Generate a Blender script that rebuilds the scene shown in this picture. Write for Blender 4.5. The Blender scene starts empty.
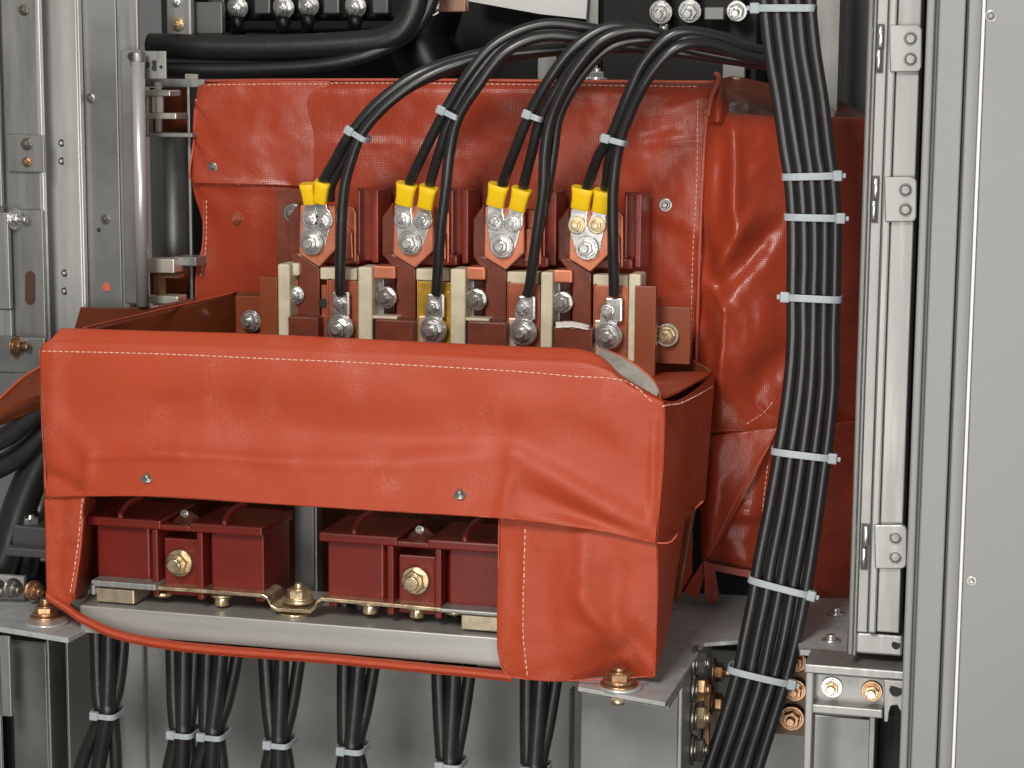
import bpy, bmesh, math, random
from mathutils import Vector, Matrix, noise
from mathutils.bvhtree import BVHTree
random.seed(7)
S = 0.001                                   # everything below is authored in millimetres
scene = bpy.context.scene
C = scene.collection
R_ = math.radians

# ------------------------------------------------------------------ camera, world, lamps, exposure
F = 2050.0; DIST = 1370.0
YAW, PITCH, ROLL = R_(14.7), R_(8.6), R_(0.4)
fw = Vector((-math.sin(YAW)*math.cos(PITCH), math.cos(YAW)*math.cos(PITCH), -math.sin(PITCH)))
rt0 = Vector((math.cos(YAW), math.sin(YAW), 0)); up0 = rt0.cross(fw)
rt = rt0*math.cos(ROLL) + up0*math.sin(ROLL); up = rt.cross(fw)
CAM = -fw*DIST
cd = bpy.data.cameras.new('camera'); cam = bpy.data.objects.new('camera', cd); C.objects.link(cam)
cd.sensor_width = 36; cd.lens = F/1024*36; cd.clip_start = 0.05; cd.clip_end = 50
m = Matrix((rt, up, -fw)).transposed().to_4x4(); m.translation = CAM*S
cam.matrix_world = m; scene.camera = cam
cd.dof.use_dof = False

w = bpy.data.worlds.new('World'); scene.world = w; w.use_nodes = True
nt = w.node_tree; bg = nt.nodes['Background']
tc = nt.nodes.new('ShaderNodeTexCoord'); gr = nt.nodes.new('ShaderNodeSeparateXYZ'); cr = nt.nodes.new('ShaderNodeValToRGB')
nt.links.new(tc.outputs['Generated'], gr.inputs[0])
mp = nt.nodes.new('ShaderNodeMath'); mp.operation = 'MULTIPLY_ADD'; mp.inputs[1].default_value = .5; mp.inputs[2].default_value = .5
nt.links.new(gr.outputs['Z'], mp.inputs[0]); nt.links.new(mp.outputs[0], cr.inputs[0]); nt.links.new(cr.outputs[0], bg.inputs[0])
cr.color_ramp.elements[0].color = (.14, .135, .13, 1); cr.color_ramp.elements[1].color = (.78, .76, .72, 1)
bg.inputs[1].default_value = .30

def area(name, loc, target, size, power, col=(1, .965, .915), sy=None):
    l = bpy.data.lights.new(name, 'AREA'); l.energy = power; l.color = col
    l.shape = 'RECTANGLE'; l.size = size; l.size_y = sy or size
    o = bpy.data.objects.new(name, l); C.objects.link(o); o.location = loc
    o.rotation_euler = (Vector(target)-Vector(loc)).to_track_quat('-Z', 'Y').to_euler()
    return o
area('key_softbox', (-.14, -1.75, 1.1), (0, .05, 0), .5, 34)
area('fill_softbox', (1.0, -1.7, .0), (0, .1, -.1), .6, 13, (1, .975, .93), sy=1.0)
area('added_low_strip', (.02, -1.85, -.38), (.05, .1, -.1), .45, 11, (1, .975, .93), sy=1.0)  # added low strip so upright cables and metal catch a sheen
scene.view_settings.view_transform = 'Standard'; scene.view_settings.look = 'None'
scene.view_settings.exposure = 0; scene.view_settings.gamma = 1

# ------------------------------------------------------------------ authoring helpers
def P(px, py, Y):
    d = fw*F + rt*(px-512) - up*(py-384)
    return CAM + d*((Y-CAM.y)/d.y)
def PX(p):
    v = p-CAM; z = v.dot(fw)
    return 512+F*v.dot(rt)/z, 384-F*v.dot(up)/z
def U(px, py, Y): return DISTY(px, py, Y)/F
def DISTY(px, py, Y): return (P(px, py, Y)-CAM).dot(fw)      # mm per px = this / F

class MB:
    def __init__(s): s.v = []; s.f = []; s.sm = []
    def add(s, vs, fs, smooth=False):
        n = len(s.v); s.v += [Vector(v) for v in vs]
        for f in fs: s.f.append([i+n for i in f]); s.sm.append(smooth)
        return s
    def box(s, x0, x1, y0, y1, z0, z1):
        vs = [(x, y, z) for x in (x0, x1) for y in (y0, y1) for z in (z0, z1)]
        return s.add(vs, [(0,1,3,2), (4,6,7,5), (0,4,5,1), (2,3,7,6), (0,2,6,4), (1,5,7,3)])
    def pbox(s, px0, py0, px1, py1, Y, d, d0=0):
        cx, cy = (px0+px1)/2, (py0+py1)/2
        return s.box(P(px0, cy, Y).x, P(px1, cy, Y).x, Y+d0, Y+d, P(cx, py1, Y).z, P(cx, py0, Y).z)
    def prism(s, pts, d):                                    # polygon of 3-D points extruded by vector d
        n = len(pts); d = Vector(d); a = [Vector(p) for p in pts]
        return s.add(a+[p+d for p in a], [list(range(n)), list(range(2*n-1, n-1, -1))]+[(i, i+n, (i+1) % n+n, (i+1) % n) for i in range(n)])
    def poly(s, pp, Y, d):                                   # pixel polygon at depth Y, thickness d
        return s.prism([P(x, y, Y) for x, y in pp], (0, d, 0))
    def cyl(s, a, b, r, n=20, r2=None, bev=0):
        a, b = Vector(a), Vector(b); ax = (b-a).normalized(); L = (b-a).length
        u = ax.orthogonal().normalized(); w = ax.cross(u); r2 = r if r2 is None else r2
        prof = [(0, r-bev), (bev, r), (L-bev, r2), (L, r2-bev)] if bev else [(0, r), (L, r2)]
        vs = []
        for t, q in prof:
            vs += [a+ax*t+(u*math.cos(2*math.pi*k/n)+w*math.sin(2*math.pi*k/n))*q for k in range(n)]
        fs = [list(range(n-1, -1, -1)), list(range((len(prof)-1)*n, len(prof)*n))]
        s.add(vs, fs); N = len(s.v)-len(vs)
        for j in range(len(prof)-1):
            for k in range(n):
                s.f.append([N+j*n+k, N+j*n+(k+1) % n, N+(j+1)*n+(k+1) % n, N+(j+1)*n+k]); s.sm.append(n > 8)
        return s
    def tube(s, pts, r, n=12, sub=6, closed=False):
        pts = [Vector(p) for p in pts]
        if sub > 1: pts = crv(pts, sub, closed)
        m = len(pts); vs = []; u = None
        for i, p in enumerate(pts):
            if closed: t = pts[(i+1) % m]-pts[i-1]
            else: t = pts[min(i+1, m-1)]-pts[max(i-1, 0)]
            t.normalize()
            u = (t.orthogonal() if u is None else u-t*u.dot(t)).normalized(); w_ = t.cross(u)
            rr = r(i/(m-1)) if callable(r) else r
            vs += [p+(u*math.cos(2*math.pi*k/n)+w_*math.sin(2*math.pi*k/n))*rr for k in range(n)]
        fs = [(i*n+k, i*n+(k+1) % n, (i+1)*n+(k+1) % n, (i+1)*n+k) for i in range(m-1) for k in range(n)]
        s.add(vs, fs, True)
        if not closed: s.add([], [])
        if not closed:
            N = len(s.v)-len(vs); s.f.append([N+k for k in range(n-1, -1, -1)]); s.sm.append(False)
            s.f.append([N+(m-1)*n+k for k in range(n)]); s.sm.append(False)
        return s
    def mesh(s, name, org=Vector((0, 0, 0))):
        me = bpy.data.meshes.new(name)
        me.from_pydata([(v-org)*S for v in s.v], [], s.f)
        me.polygons.foreach_set('use_smooth', s.sm)
        bm = bmesh.new(); bm.from_mesh(me); bmesh.ops.recalc_face_normals(bm, faces=bm.faces); bm.to_mesh(me); bm.free()
        me.update(); return me
def crv(pts, sub, closed=False):
    n = len(pts); out = []
    rng = n if closed else n-1
    for i in range(rng):
        if closed: p = [pts[(i+k) % n] for k in (-1, 0, 1, 2)]
        else: p = [pts[max(i-1, 0)], pts[i], pts[i+1], pts[min(i+2, n-1)]]
        for k in range(sub):
            t = k/sub
            out.append(.5*((2*p[1])+(p[2]-p[0])*t+(2*p[0]-5*p[1]+4*p[2]-p[3])*t*t+(3*p[1]-p[0]-3*p[2]+p[3])*t**3))
    if not closed: out.append(pts[-1].copy() if hasattr(pts[-1], 'copy') else pts[-1])
    return out

def thing(name, label, cat, loc, group=None):
    o = bpy.data.objects.new(name, None); C.objects.link(o); o.location = Vector(loc)*S
    o.empty_display_size = .01
    o['label'] = label; o['category'] = cat
    if group: o['group'] = group
    o['org'] = list(Vector(loc)); return o
def root_org(o):
    while o.parent: o = o.parent
    return Vector(o['org']) if 'org' in o else Vector((0, 0, 0))
def obj(name, mb, mat, parent=None, bevel=0, label=None):
    org = root_org(parent) if parent else Vector((0, 0, 0))
    o = bpy.data.objects.new(name, mb.mesh(name, org)); C.objects.link(o)
    o.data.materials.append(mat)
    if parent: o.parent = parent
    if bevel:
        b = o.modifiers.new('bevel', 'BEVEL'); b.width = bevel*S; b.segments = 2; b.limit_method = 'ANGLE'; b.angle_limit = R_(40)
        b.harden_normals = False
    if label: o['label'] = label
    return o
def solo(name, mb, mat, label, cat, group=None, bevel=0, loc=None):      # a thing that is one mesh
    org = Vector(loc) if loc else sum(mb.v, Vector())/len(mb.v)
    o = bpy.data.objects.new(name, mb.mesh(name, org)); C.objects.link(o); o.location = org*S
    o.data.materials.append(mat); o['label'] = label; o['category'] = cat; o['org'] = list(org)
    if group: o['group'] = group
    if bevel:
        b = o.modifiers.new('bevel', 'BEVEL'); b.width = bevel*S; b.segments = 2; b.limit_method = 'ANGLE'; b.angle_limit = R_(40)
    return o

# ------------------------------------------------------------------ materials
def mat(name, col, rough=.5, metal=0, spec=.5, bump=None, var=.0, vscale=40, coat=0, stretch=None, specks=0, roughvar=0, sss=0, trans=0):
    m = bpy.data.materials.new(name); m.use_nodes = True; n = m.node_tree.nodes; l = m.node_tree.links
    b = n['Principled BSDF']; b.inputs['Roughness'].default_value = rough; b.inputs['Metallic'].default_value = metal
    b.inputs['Specular IOR Level'].default_value = spec; b.inputs['Coat Weight'].default_value = coat; b.inputs['Coat Roughness'].default_value = .25
    b.inputs['Base Color'].default_value = (*col, 1)
    if sss: b.inputs['Subsurface Weight'].default_value = sss; b.inputs['Subsurface Scale'].default_value = .003
    if trans: b.inputs['Transmission Weight'].default_value = trans
    t = n.new('ShaderNodeTexCoord'); src = t.outputs['Object']
    gm = n.new('ShaderNodeNewGeometry'); src = gm.outputs['Position']
    if stretch:
        mp = n.new('ShaderNodeMapping'); mp.inputs['Scale'].default_value = stretch; l.new(src, mp.inputs[0]); src = mp.outputs[0]
    if var or roughvar:
        nz = n.new('ShaderNodeTexNoise'); nz.inputs['Scale'].default_value = vscale; nz.inputs['Detail'].default_value = 6; nz.inputs['Roughness'].default_value = .6
        l.new(src, nz.inputs['Vector'])
    if var:
        mr = n.new('ShaderNodeMapRange'); mr.inputs[1].default_value = .3; mr.inputs[2].default_value = .7
        mr.inputs[3].default_value = 1-var; mr.inputs[4].default_value = 1+var; l.new(nz.outputs[0], mr.inputs[0])
        vm = n.new('ShaderNodeVectorMath'); vm.operation = 'SCALE'; vm.inputs[0].default_value = col; l.new(mr.outputs[0], vm.inputs['Scale'])
        last = vm.outputs[0]
        if specks:
            n2 = n.new('ShaderNodeTexNoise'); n2.inputs['Scale'].default_value = 1500; n2.inputs['Detail'].default_value = 3; l.new(gm.outputs['Position'], n2.inputs['Vector'])
            n3 = n.new('ShaderNodeTexNoise'); n3.inputs['Scale'].default_value = 22; n3.inputs['Detail'].default_value = 4; l.new(gm.outputs['Position'], n3.inputs['Vector'])
            ad = n.new('ShaderNodeMath'); ad.operation = 'ADD'; l.new(n2.outputs[0], ad.inputs[0]); l.new(n3.outputs[0], ad.inputs[1])
            r2 = n.new('ShaderNodeMapRange'); r2.inputs[1].default_value = 1.12; r2.inputs[2].default_value = 1.4; r2.inputs[3].default_value = 0; r2.inputs[4].default_value = specks
            l.new(ad.outputs[0], r2.inputs[0]); mx = n.new('ShaderNodeMix'); mx.data_type = 'RGBA'; l.new(r2.outputs[0], mx.inputs[0])
            l.new(last, mx.inputs[6]); mx.inputs[7].default_value = (.75, .45, .36, 1); last = mx.outputs[2]
        l.new(last, b.inputs['Base Color'])
    if roughvar:
        mr = n.new('ShaderNodeMapRange'); mr.inputs[1].default_value = .3; mr.inputs[2].default_value = .7
        mr.inputs[3].default_value = max(.05, rough-roughvar); mr.inputs[4].default_value = rough+roughvar; l.new(nz.outputs[0], mr.inputs[0]); l.new(mr.outputs[0], b.inputs['Roughness'])
    if bump:
        prev = None
        for sc_, st, kind in bump:
            if kind == 'weave':
                w1 = n.new('ShaderNodeTexWave'); w1.bands_direction = 'X'; w1.inputs['Scale'].default_value = sc_
                w2 = n.new('ShaderNodeTexWave'); w2.bands_direction = 'Z'; w2.inputs['Scale'].default_value = sc_
                for q in (w1, w2): q.inputs['Distortion'].default_value = 1.5; q.inputs['Detail'].default_value = 1; l.new(gm.outputs['Position'], q.inputs['Vector'])
                h = n.new('ShaderNodeMath'); h.operation = 'ADD'; l.new(w1.outputs['Fac'], h.inputs[0]); l.new(w2.outputs['Fac'], h.inputs[1])
            else:
                h = n.new('ShaderNodeTexNoise'); h.inputs['Scale'].default_value = sc_; h.inputs['Detail'].default_value = 4; l.new(src, h.inputs['Vector'])
            bp = n.new('ShaderNodeBump'); bp.inputs['Strength'].default_value = 1; bp.inputs['Distance'].default_value = st
            l.new(h.outputs[0], bp.inputs['Height'])
            if prev: l.new(prev.outputs[0], bp.inputs['Normal'])
            prev = bp
        l.new(prev.outputs[0], b.inputs['Normal'])
    return m
FAB = mat('silicone_fabric', (.375, .054, .021), .43, spec=.24, var=.06, vscale=9, specks=.24, bump=[(230, .00005, 'weave'), (20, .0007, 'noise'), (1300, .00004, 'noise')])
FABG = mat('silicone_fabric_glossy', (.335, .043, .016), .28, spec=.42, var=.09, vscale=12, specks=.18, bump=[(230, .00004, 'weave'), (22, .0014, 'noise'), (1300, .00004, 'noise')])
FABS = mat('fabric_brown_shade', (.13, .029, .010), .25, spec=.45, var=.12, vscale=25, bump=[(50, .0008, 'noise')])  # brown cloth, darkened to carry the shade inside tray and on cover top
HEM = mat('fabric_hem', (.42, .075, .036), .5, var=.15, vscale=120)
THR = mat('stitch_thread', (.80, .46, .35), .7)
MAR = mat('maroon_moulding', (.135, .0125, .0075), .34, spec=.45, var=.12, vscale=30, bump=[(300, .00006, 'noise')])
BRN = mat('brown_insulation', (.155, .036, .018), .36, spec=.45, var=.2, vscale=50, bump=[(150, .0003, 'noise')])
BRO = mat('orange_brown_board', (.22, .045, .011), .42, var=.08, vscale=40)
COP = mat('copper', (.60, .20, .11), .42, metal=.55, var=.14, vscale=90, bump=[(400, .00008, 'noise')])
COPD = mat('copper_dark', (.42, .12, .065), .36, metal=.5, var=.25, vscale=60)
GLD = mat('yellow_plate', (.55, .33, .04), .35, metal=.6, var=.3, vscale=80)
CRM = mat('cream_insulator', (.60, .53, .38), .5, var=.16, vscale=70, sss=.1)
STL = mat('galvanised_steel', (.27, .27, .26), .42, metal=.75, var=.10, vscale=14, roughvar=.08, bump=[(500, .00003, 'noise')])
STV = mat('brushed_steel', (.30, .30, .288), .40, metal=.5, var=.14, vscale=30, stretch=(6, 6, .4), roughvar=.1)
STP = mat('polished_steel', (.50, .485, .45), .30, metal=.7, var=.08, vscale=30, stretch=(.4, 6, 6), roughvar=.06)
STD = mat('dull_grey_steel', (.40, .405, .39), .5, metal=.2, var=.16, vscale=22, roughvar=.1)
DOR = mat('grey_door_paint', (.24, .243, .235), .46, metal=.15, var=.07, vscale=7, roughvar=.07, bump=[(700, .00005, 'noise')])
GAL = mat('mottled_zinc', (.40, .41, .405), .48, metal=.15, var=.16, vscale=130, roughvar=.08)
DIM = mat('dim_sheet', (.25, .25, .235), .38, metal=.45, var=.14, vscale=16, roughvar=.1, stretch=(5, 5, .6))  # darker steel copy; side panel's turn from the light is in the colour
BRT = mat('pale_lit_sheet', (.56, .56, .54), .34, metal=.55, var=.10, vscale=12, roughvar=.08, stretch=(5, 5, .6))  # lighter steel copy; light on the post flange and edges is in the colour
PZN = mat('pale_zinc_plate', (.75, .72, .64), .3, metal=.7, var=.12, vscale=120)
RBB = mat('red_brown_board', (.25, .034, .019), .33, spec=.5, var=.2, vscale=60, bump=[(120, .0004, 'noise')])
RIV = mat('dull_rivet', (.36, .36, .35), .30, metal=.85, var=.15, vscale=200)
DZN = mat('dark_plated', (.30, .28, .25), .28, metal=.9, var=.2, vscale=150)
DORL = mat('pale_edge', (.74, .74, .71), .4, var=.03)  # paler tone for the door's narrow edge strip
ZNC = mat('zinc_bright', (.74, .74, .72), .27, metal=.9, var=.10, vscale=120, roughvar=.06)
ZNG = mat('zinc_golden', (.70, .56, .36), .28, metal=.85, var=.25, vscale=120, roughvar=.08)
BRZ = mat('zinc_bronze', (.42, .25, .14), .30, metal=.85, var=.3, vscale=150)
BLK = mat('cable_black', (.014, .014, .0145), .34, spec=.8, var=.2, vscale=60, bump=[(90, .0002, 'noise')])
BLM = mat('cable_black_matt', (.013, .013, .013), .36, spec=.7, bump=[(150, .0002, 'noise')])
DRK = mat('dark_moulding', (.004, .004, .0045), .38, spec=.22, var=.2, vscale=20)
VOID = mat('black_void', (.008, .008, .009), .7)
YEL = mat('yellow_sleeve', (.86, .55, .008), .42, spec=.4, bump=[(250, .0003, 'noise')], sss=.05)
TIE = mat('nylon_tie', (.35, .39, .415), .32, spec=.5, sss=.25, var=.06, vscale=300)
REDP = mat('red_paint', (.6, .06, .02), .5)
WHT = mat('white_tape', (.8, .77, .7), .3, bump=[(300, .0008, 'noise')])

# ------------------------------------------------------------------ hardware
_bc = {}
def bolt(parent, pos, r, nm=ZNC, wm=None, d=(0, -1, 0), stud=.7, wash=1.55, name='bolt', rot=None, wth=.22, sr=.5, big=None):
    """hex nut with a stud and a washer; r = across-corner radius in mm; d = outward direction"""
    key = (round(r, 1), nm.name, stud, sr)
    if key not in _bc:
        b = MB(); h = r*.85
        b.cyl((0, 0, wth*r*.9), (0, 0, wth*r*.9+h), r, 6, bev=r*.10)
        b.cyl((0, 0, h+wth*r*.9-.2), (0, 0, h+wth*r*.9+stud*r), r*sr, 16, bev=r*.10)
        b.cyl((0, 0, h+wth*r*.9-.3), (0, 0, h+wth*r*.9+.06*r), r*.78, 18, bev=r*.03)
        me = b.mesh(name); me.materials.append(nm); _bc[key] = me
    kw = (round(r*wash, 1), (wm or nm).name, wth)
    if kw not in _bc:
        b = MB(); b.cyl((0, 0, 0), (0, 0, wth*r), r*wash, 28, bev=.06*r)
        b.cyl((0, 0, wth*r-.1), (0, 0, wth*r*1.7), r*1.15, 24, bev=.05*r)
        me = b.mesh('washer'); me.materials.append(wm or nm); _bc[kw] = me
    o = bpy.data.objects.new(name, _bc[key]); C.objects.link(o); o.parent = parent
    o.location = (Vector(pos)-root_org(parent))*S
    q = Vector(d).to_track_quat('Z', 'Y'); a = random.uniform(0, 1) if rot is None else rot
    o.rotation_euler = (q.to_matrix() @ Matrix.Rotation(a, 3, 'Z')).to_euler()
    if wash:
        w_ = bpy.data.objects.new('washer', _bc[kw]); C.objects.link(w_); w_.parent = o
    return o
def pbolt(parent, px, py, Y, rpx, *a, **k):
    return bolt(parent, P(px, py, Y), rpx*U(px, py, Y), *a, **k)
def rivet(parent, pos, r, m_=RIV, name='snap_rivet', d=(0, -1, 0)):
    d = Vector(d); p = Vector(pos); b = MB()
    b.cyl(p, p+d*r*.22, r, 22, bev=r*.15)
    b.cyl(p+d*r*.2, p+d*r*.34, r*.74, 20, r2=r*.6)
    b.cyl(p+d*r*.3, p+d*r*.85, r*.46, 16, bev=r*.16)
    return obj(name, b, m_, parent)

# ------------------------------------------------------------------ cloth helpers
def foldval(x, y, folds):
    s = 0
    for (x0, y0, x1, y1, wd, amp, *k) in folds:
        dx, dy = x1-x0, y1-y0; L2 = dx*dx+dy*dy
        t = ((x-x0)*dx+(y-y0)*dy)/L2
        tc_ = min(1, max(0, t)); d = math.hypot(x-x0-dx*tc_, y-y0-dy*tc_)
        e = 1 if 0 <= t <= 1 else 1
        prof = math.exp(-(d/wd)) if (k and k[0] == 's') else math.exp(-(d/wd)**2)
        s += amp*prof*math.sin(math.pi*min(1, max(.0, .15+.7*tc_)))**.7
    return s
def sheet(rows, nu, nv, folds=(), noise_amp=.8, nscale=.02, seed=0):
    """rows of (px,py,Y) control points -> smooth grid; folds push the cloth towards the viewer"""
    R3 = [[Vector(p) for p in r] for r in rows]
    def samp(pts, n):
        out = []; m = len(pts)-1
        for i in range(n+1):
            f = i/n*m; k = min(int(f), m-1); t = f-k
            p0, p1, p2, p3 = pts[max(k-1, 0)], pts[k], pts[k+1], pts[min(k+2, m)]
            out.append(.5*((2*p1)+(p2-p0)*t+(2*p0-5*p1+4*p2-p3)*t*t+(3*p1-p0-3*p2+p3)*t**3))
        return out
    hr = [samp(r, nu) for r in R3]
    cols = [samp([hr[j][i] for j in range(len(hr))], nv) for i in range(nu+1)]
    mb = MB(); vs = []
    for j in range(nv+1):
        for i in range(nu+1):
            q = cols[i][j]; a = foldval(q.x, q.y, folds)
            a += noise_amp*noise.fractal(Vector((q.x*nscale+seed, q.y*nscale, seed*3.1)), 1, 2, 3)
            vs.append(P(q.x, q.y, q.z)+Vector((0, -a, 0)))
    n = nu+1
    mb.add(vs, [(j*n+i, j*n+i+1, (j+1)*n+i+1, (j+1)*n+i) for j in range(nv) for i in range(nu)], True)
    return mb
BV = {}
def cloth(name, mb, m_, parent, th=1.3, key=None, label=None):
    o = obj(name, mb, m_, parent, label=label)
    s_ = o.modifiers.new('thickness', 'SOLIDIFY'); s_.thickness = th*S; s_.offset = 0
    BV[key or name] = BVHTree.FromPolygons(mb.v, mb.f)
    return o
def drop(px, py, keys, off=1.0, Yd=0):
    """point of the cloth seen behind a pixel, lifted off it by off mm"""
    d = (fw*F + rt*(px-512) - up*(py-384)).normalized(); best = None
    for k in keys:
        h = BV[k].ray_cast(CAM, d)
        if h[0] is not None and (best is None or h[3] < best[1]): best = (h[0], h[3], h[1])
    if best is None: return P(px, py, Yd)
    nn = best[2]
    if nn.dot(d) > 0: nn = -nn
    return best[0]+nn*off
def stitches(pix, keys, parent, L=3.0, gap=1.3, r=.42, Yd=0, name='stitching', m_=None):
    pts = crv([Vector((x, y, 0)) for x, y in pix], 14)
    q = [drop(p.x, p.y, keys, .95, Yd) for p in pts]
    mb = MB(); acc = 0; on = True; cur = [q[0]]
    for a, b in zip(q, q[1:]):
        seg = (b-a).length
        if seg > 25: cur = [b]; continue
        pos = 0
        while seg-pos > 1e-6:
            lim = L if on else gap; st = min(lim-acc, seg-pos); pos += st; acc += st
            if on: cur.append(a+(b-a)*(pos/seg))
            if acc >= lim-1e-6:
                if on:
                    if (cur[-1]-cur[0]).length > .4: mb.tube(cur, r*random.uniform(.8, 1.2), 5, 1)
                on = not on; acc = 0; cur = [a+(b-a)*(pos/seg)]
    return obj(name, mb, m_ or THR, parent)
def hem(pix, parent, r=1.1, keys=None, Y=None, name='hem', m_=None, off=0):
    if Y is None: pts = [drop(p.x, p.y, keys, off) for p in crv([Vector((x, y, 0)) for x, y in pix], 6)]; sub = 1
    else: pts = [P(*p) for p in pix]; sub = 8
    return obj(name, MB().tube(pts, r, 7, sub), m_ or HEM, parent)

# ================================================================== BACKGROUND (setting)
b = MB(); b.box(-520, 620, 600, 606, -520, 420)
o = obj('background', b, VOID); o['kind'] = 'structure'  # near-black colour carries the dark of the unlit cabinet inside

# lower grey mounting panel behind the hanging cables
b = MB(); b.pbox(-60, 600, 640, 900, 245, 3); b.pbox(640, 645, 690, 900, 190, 3)
solo('back_panel', b, STD, 'dull grey steel back panel behind the hanging cable groups', 'panel', bevel=.8)
b = MB(); b.pbox(690, 655, 860, 900, 260, 3)
solo('back_panel', b, STD, 'shadowed grey panel behind the wide black cable bundle, lower right', 'panel')

# ================================================================== LEFT CABINET FRAME
t = thing('frame_post', 'wide galvanised steel post with folded edges at the far left, left of the grey tube', 'post', P(60, 384, 200))
def vstrip(mb, px0, px1, Y, d, py0=-40, py1=800, at=300):
    x0, x1 = P(px0, at, Y).x, P(px1, at, Y).x
    return mb.box(x0, x1, Y, Y+d, P(px0, py1, Y).z, P(px0, py0, Y).z)
b = MB(); vstrip(b, 48, 83, 196, 3, -40, 345); obj('pale_flange', b, BRT, t, .8)
b = MB(); vstrip(b, 85.5, 122, 204, 3, -40, 345); obj('web_panel', b, STL, t, .8)
b = MB(); vstrip(b, 83, 85.5, 196, 6, -40, 345); obj('folded_edge', b, BRT, t, .8)
b = MB(); vstrip(b, 122, 143.5, 200, 4, -40, 345); obj('corner_profile', b, STV, t, 1.5)
for (x, y) in ((91, 98), (106, 219)): pbolt(t, x, y, 204, 4.2, DZN, RIV, wash=1.2, stud=.3)
b = MB(); 
for (x, y) in ((62, 143), (62, 161), (65, 273), (65, 291)): b.cyl(P(x, y, 195.4), P(x, y, 197), 3, 16)
for (x, y) in ((99, 230),): b.cyl(P(x, y, 203.4), P(x, y, 205), 1.8, 12)
obj('bolt_hole', b, VOID, t)
b = MB()
for (x, y) in ((61, 143), (61, 161), (64, 273), (64, 291)): b.cyl(P(x, y, 194.9), P(x, y, 196), 1.3, 10)
obj('hole_rim', b, STL, t)
b = MB(); b.cyl(P(107, 287, 203), P(107, 287, 205), 3.4, 20); obj('red_mark', b, REDP, t)

t = thing('bracket_panel', 'darker steel side panel with slotted hole and bolts at the left edge of the picture', 'panel', P(20, 384, 170))
b = MB(); vstrip(b, 6, 44, 176, 3, -40, 345); obj('side_panel', b, DIM, t, .8)
b = MB(); vstrip(b, 43.5, 47, 174, 5, -40, 345); obj('folded_edge', b, BRT, t, .8)
b = MB(); vstrip(b, -60, 5, 165, 4, -40, 205); b.pbox(-60, 212, 9, 308, 160, 5); b.pbox(-60, 308, 12, 372, 163, 5); obj('clamp_strip', b, STV, t, .8)
b = MB(); b.pbox(7, 135, 44, 172, 172, 4); b.pbox(9, 210, 44, 338, 170, 4); obj('mounting_plate', b, DIM, t, .8)
b = MB(); b.pbox(-60, 336, 45, 372, 158, 6); obj('lower_plate', b, STL, t, 1)
b = MB()
p = [(30+5*math.cos(a), (277 if math.sin(a) < 0 else 299)+6*math.sin(a)) for a in [2*math.pi*k/20 for k in range(20)]]
b.poly(p, 169.3, 1); obj('slotted_hole', b, mat('slot_brown', (.06, .025, .018), .6), t)  # dark brown piece set over the slot
pbolt(t, 24, 10, 175.5, 4.5, DZN, wash=1.2, stud=.3)
pbolt(t, 27, 144, 171.6, 5, DZN, wash=1.2, stud=.3); pbolt(t, 27, 162, 171.6, 4, BRZ, wash=1.2, stud=.4)
bolt(t, P(14, 219, 166), 5.5, ZNC, d=(1, -.25, 0), stud=1.4)
bolt(t, P(16, 346, 155), 5.5, BRZ, d=(1, -.25, 0), stud=1.4)

t = thing('door_tube', 'round grey steel tube standing at the left of the rear cover', 'tube', P(137, 180, 185))
b = MB(); a1, a2 = P(138, 62, 185), P(138, 306, 185); a2.x = a1.x; b.cyl(a1, a2, 5, 28); obj('tube', b, BRT, t)
b = MB(); b.pbox(122.5, 50, 143, 304, 190, 4); b.cyl(P(138, 52, 190), P(138, 66, 190), 6, 20); obj('back_strip', b, STL, t, 1)
b = MB(); b.cyl(P(131.5, 56.5, 184), P(131.5, 56.5, 193), 3.2, 20); obj('tube_hole', b, VOID, t)
t = thing('angle_bracket', 'small pale angle bracket with two holes at the top of the round tube', 'bracket', P(155, 65, 200))
b = MB(); b.pbox(143.5, 51, 166, 79, 200, 2.5); obj('face_plate', b, STV, t, .8)
b = MB(); 
for x, y, r in ((148, 65, 2.2), (154.5, 63, 2.4), (154.5, 68, 2.4), (161, 67, 1.4)): b.cyl(P(x, y, 199.3), P(x, y, 201), r, 14)
obj('bolt_hole', b, VOID, t)
# hinge stacks
t = thing('hinge_clamp', 'clamp stack of pale nuts under a flat arm, upper left of the rear cover', 'clamp', P(160, 105, 230))
b = MB(); b.pbox(142, 79, 204, 87, 252, 14); obj('flat_arm', b, STV, t, .8)
b = MB(); b.pbox(143, 90, 170, 96, 225, 22); b.pbox(143, 113, 176, 119, 225, 22); obj('clamp_plate', b, PZN, t, .8)
b = MB(); c0 = P(158, 96, 234); c1 = P(158, 113, 234); c1.x = c0.x; b.cyl(c0, c1, 5, 6, bev=.6); c0 = P(158, 82, 234); c2 = P(158, 132, 234); c2.x = c0.x; b.cyl(c0, c2, 2.8, 14); b.cyl(P(192, 79.5, 258), P(192, 74, 258), 6, 6, bev=.6); obj('clamp_nut', b, PZN, t)
b = MB(); b.pbox(145, 96, 148, 135, 226, 10); b.pbox(146, 133, 192, 137, 232, 40); b.pbox(188.5, 86, 191, 310, 250, 3); obj('side_rod', b, STV, t, .5)
b = MB(); b.pbox(150, 88, 190, 133, 268, 3); solo('red_shroud', b, FABS, 'dark red cloth patch seen behind the upper clamp stack', 'cloth')
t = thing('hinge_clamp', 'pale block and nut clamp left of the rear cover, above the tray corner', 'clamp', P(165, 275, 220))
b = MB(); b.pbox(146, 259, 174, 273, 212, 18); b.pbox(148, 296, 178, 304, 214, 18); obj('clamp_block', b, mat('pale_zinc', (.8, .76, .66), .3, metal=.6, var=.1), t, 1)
b = MB(); b.pbox(174, 257, 196, 266, 226, 22); obj('flat_arm', b, STV, t, .8)
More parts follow.
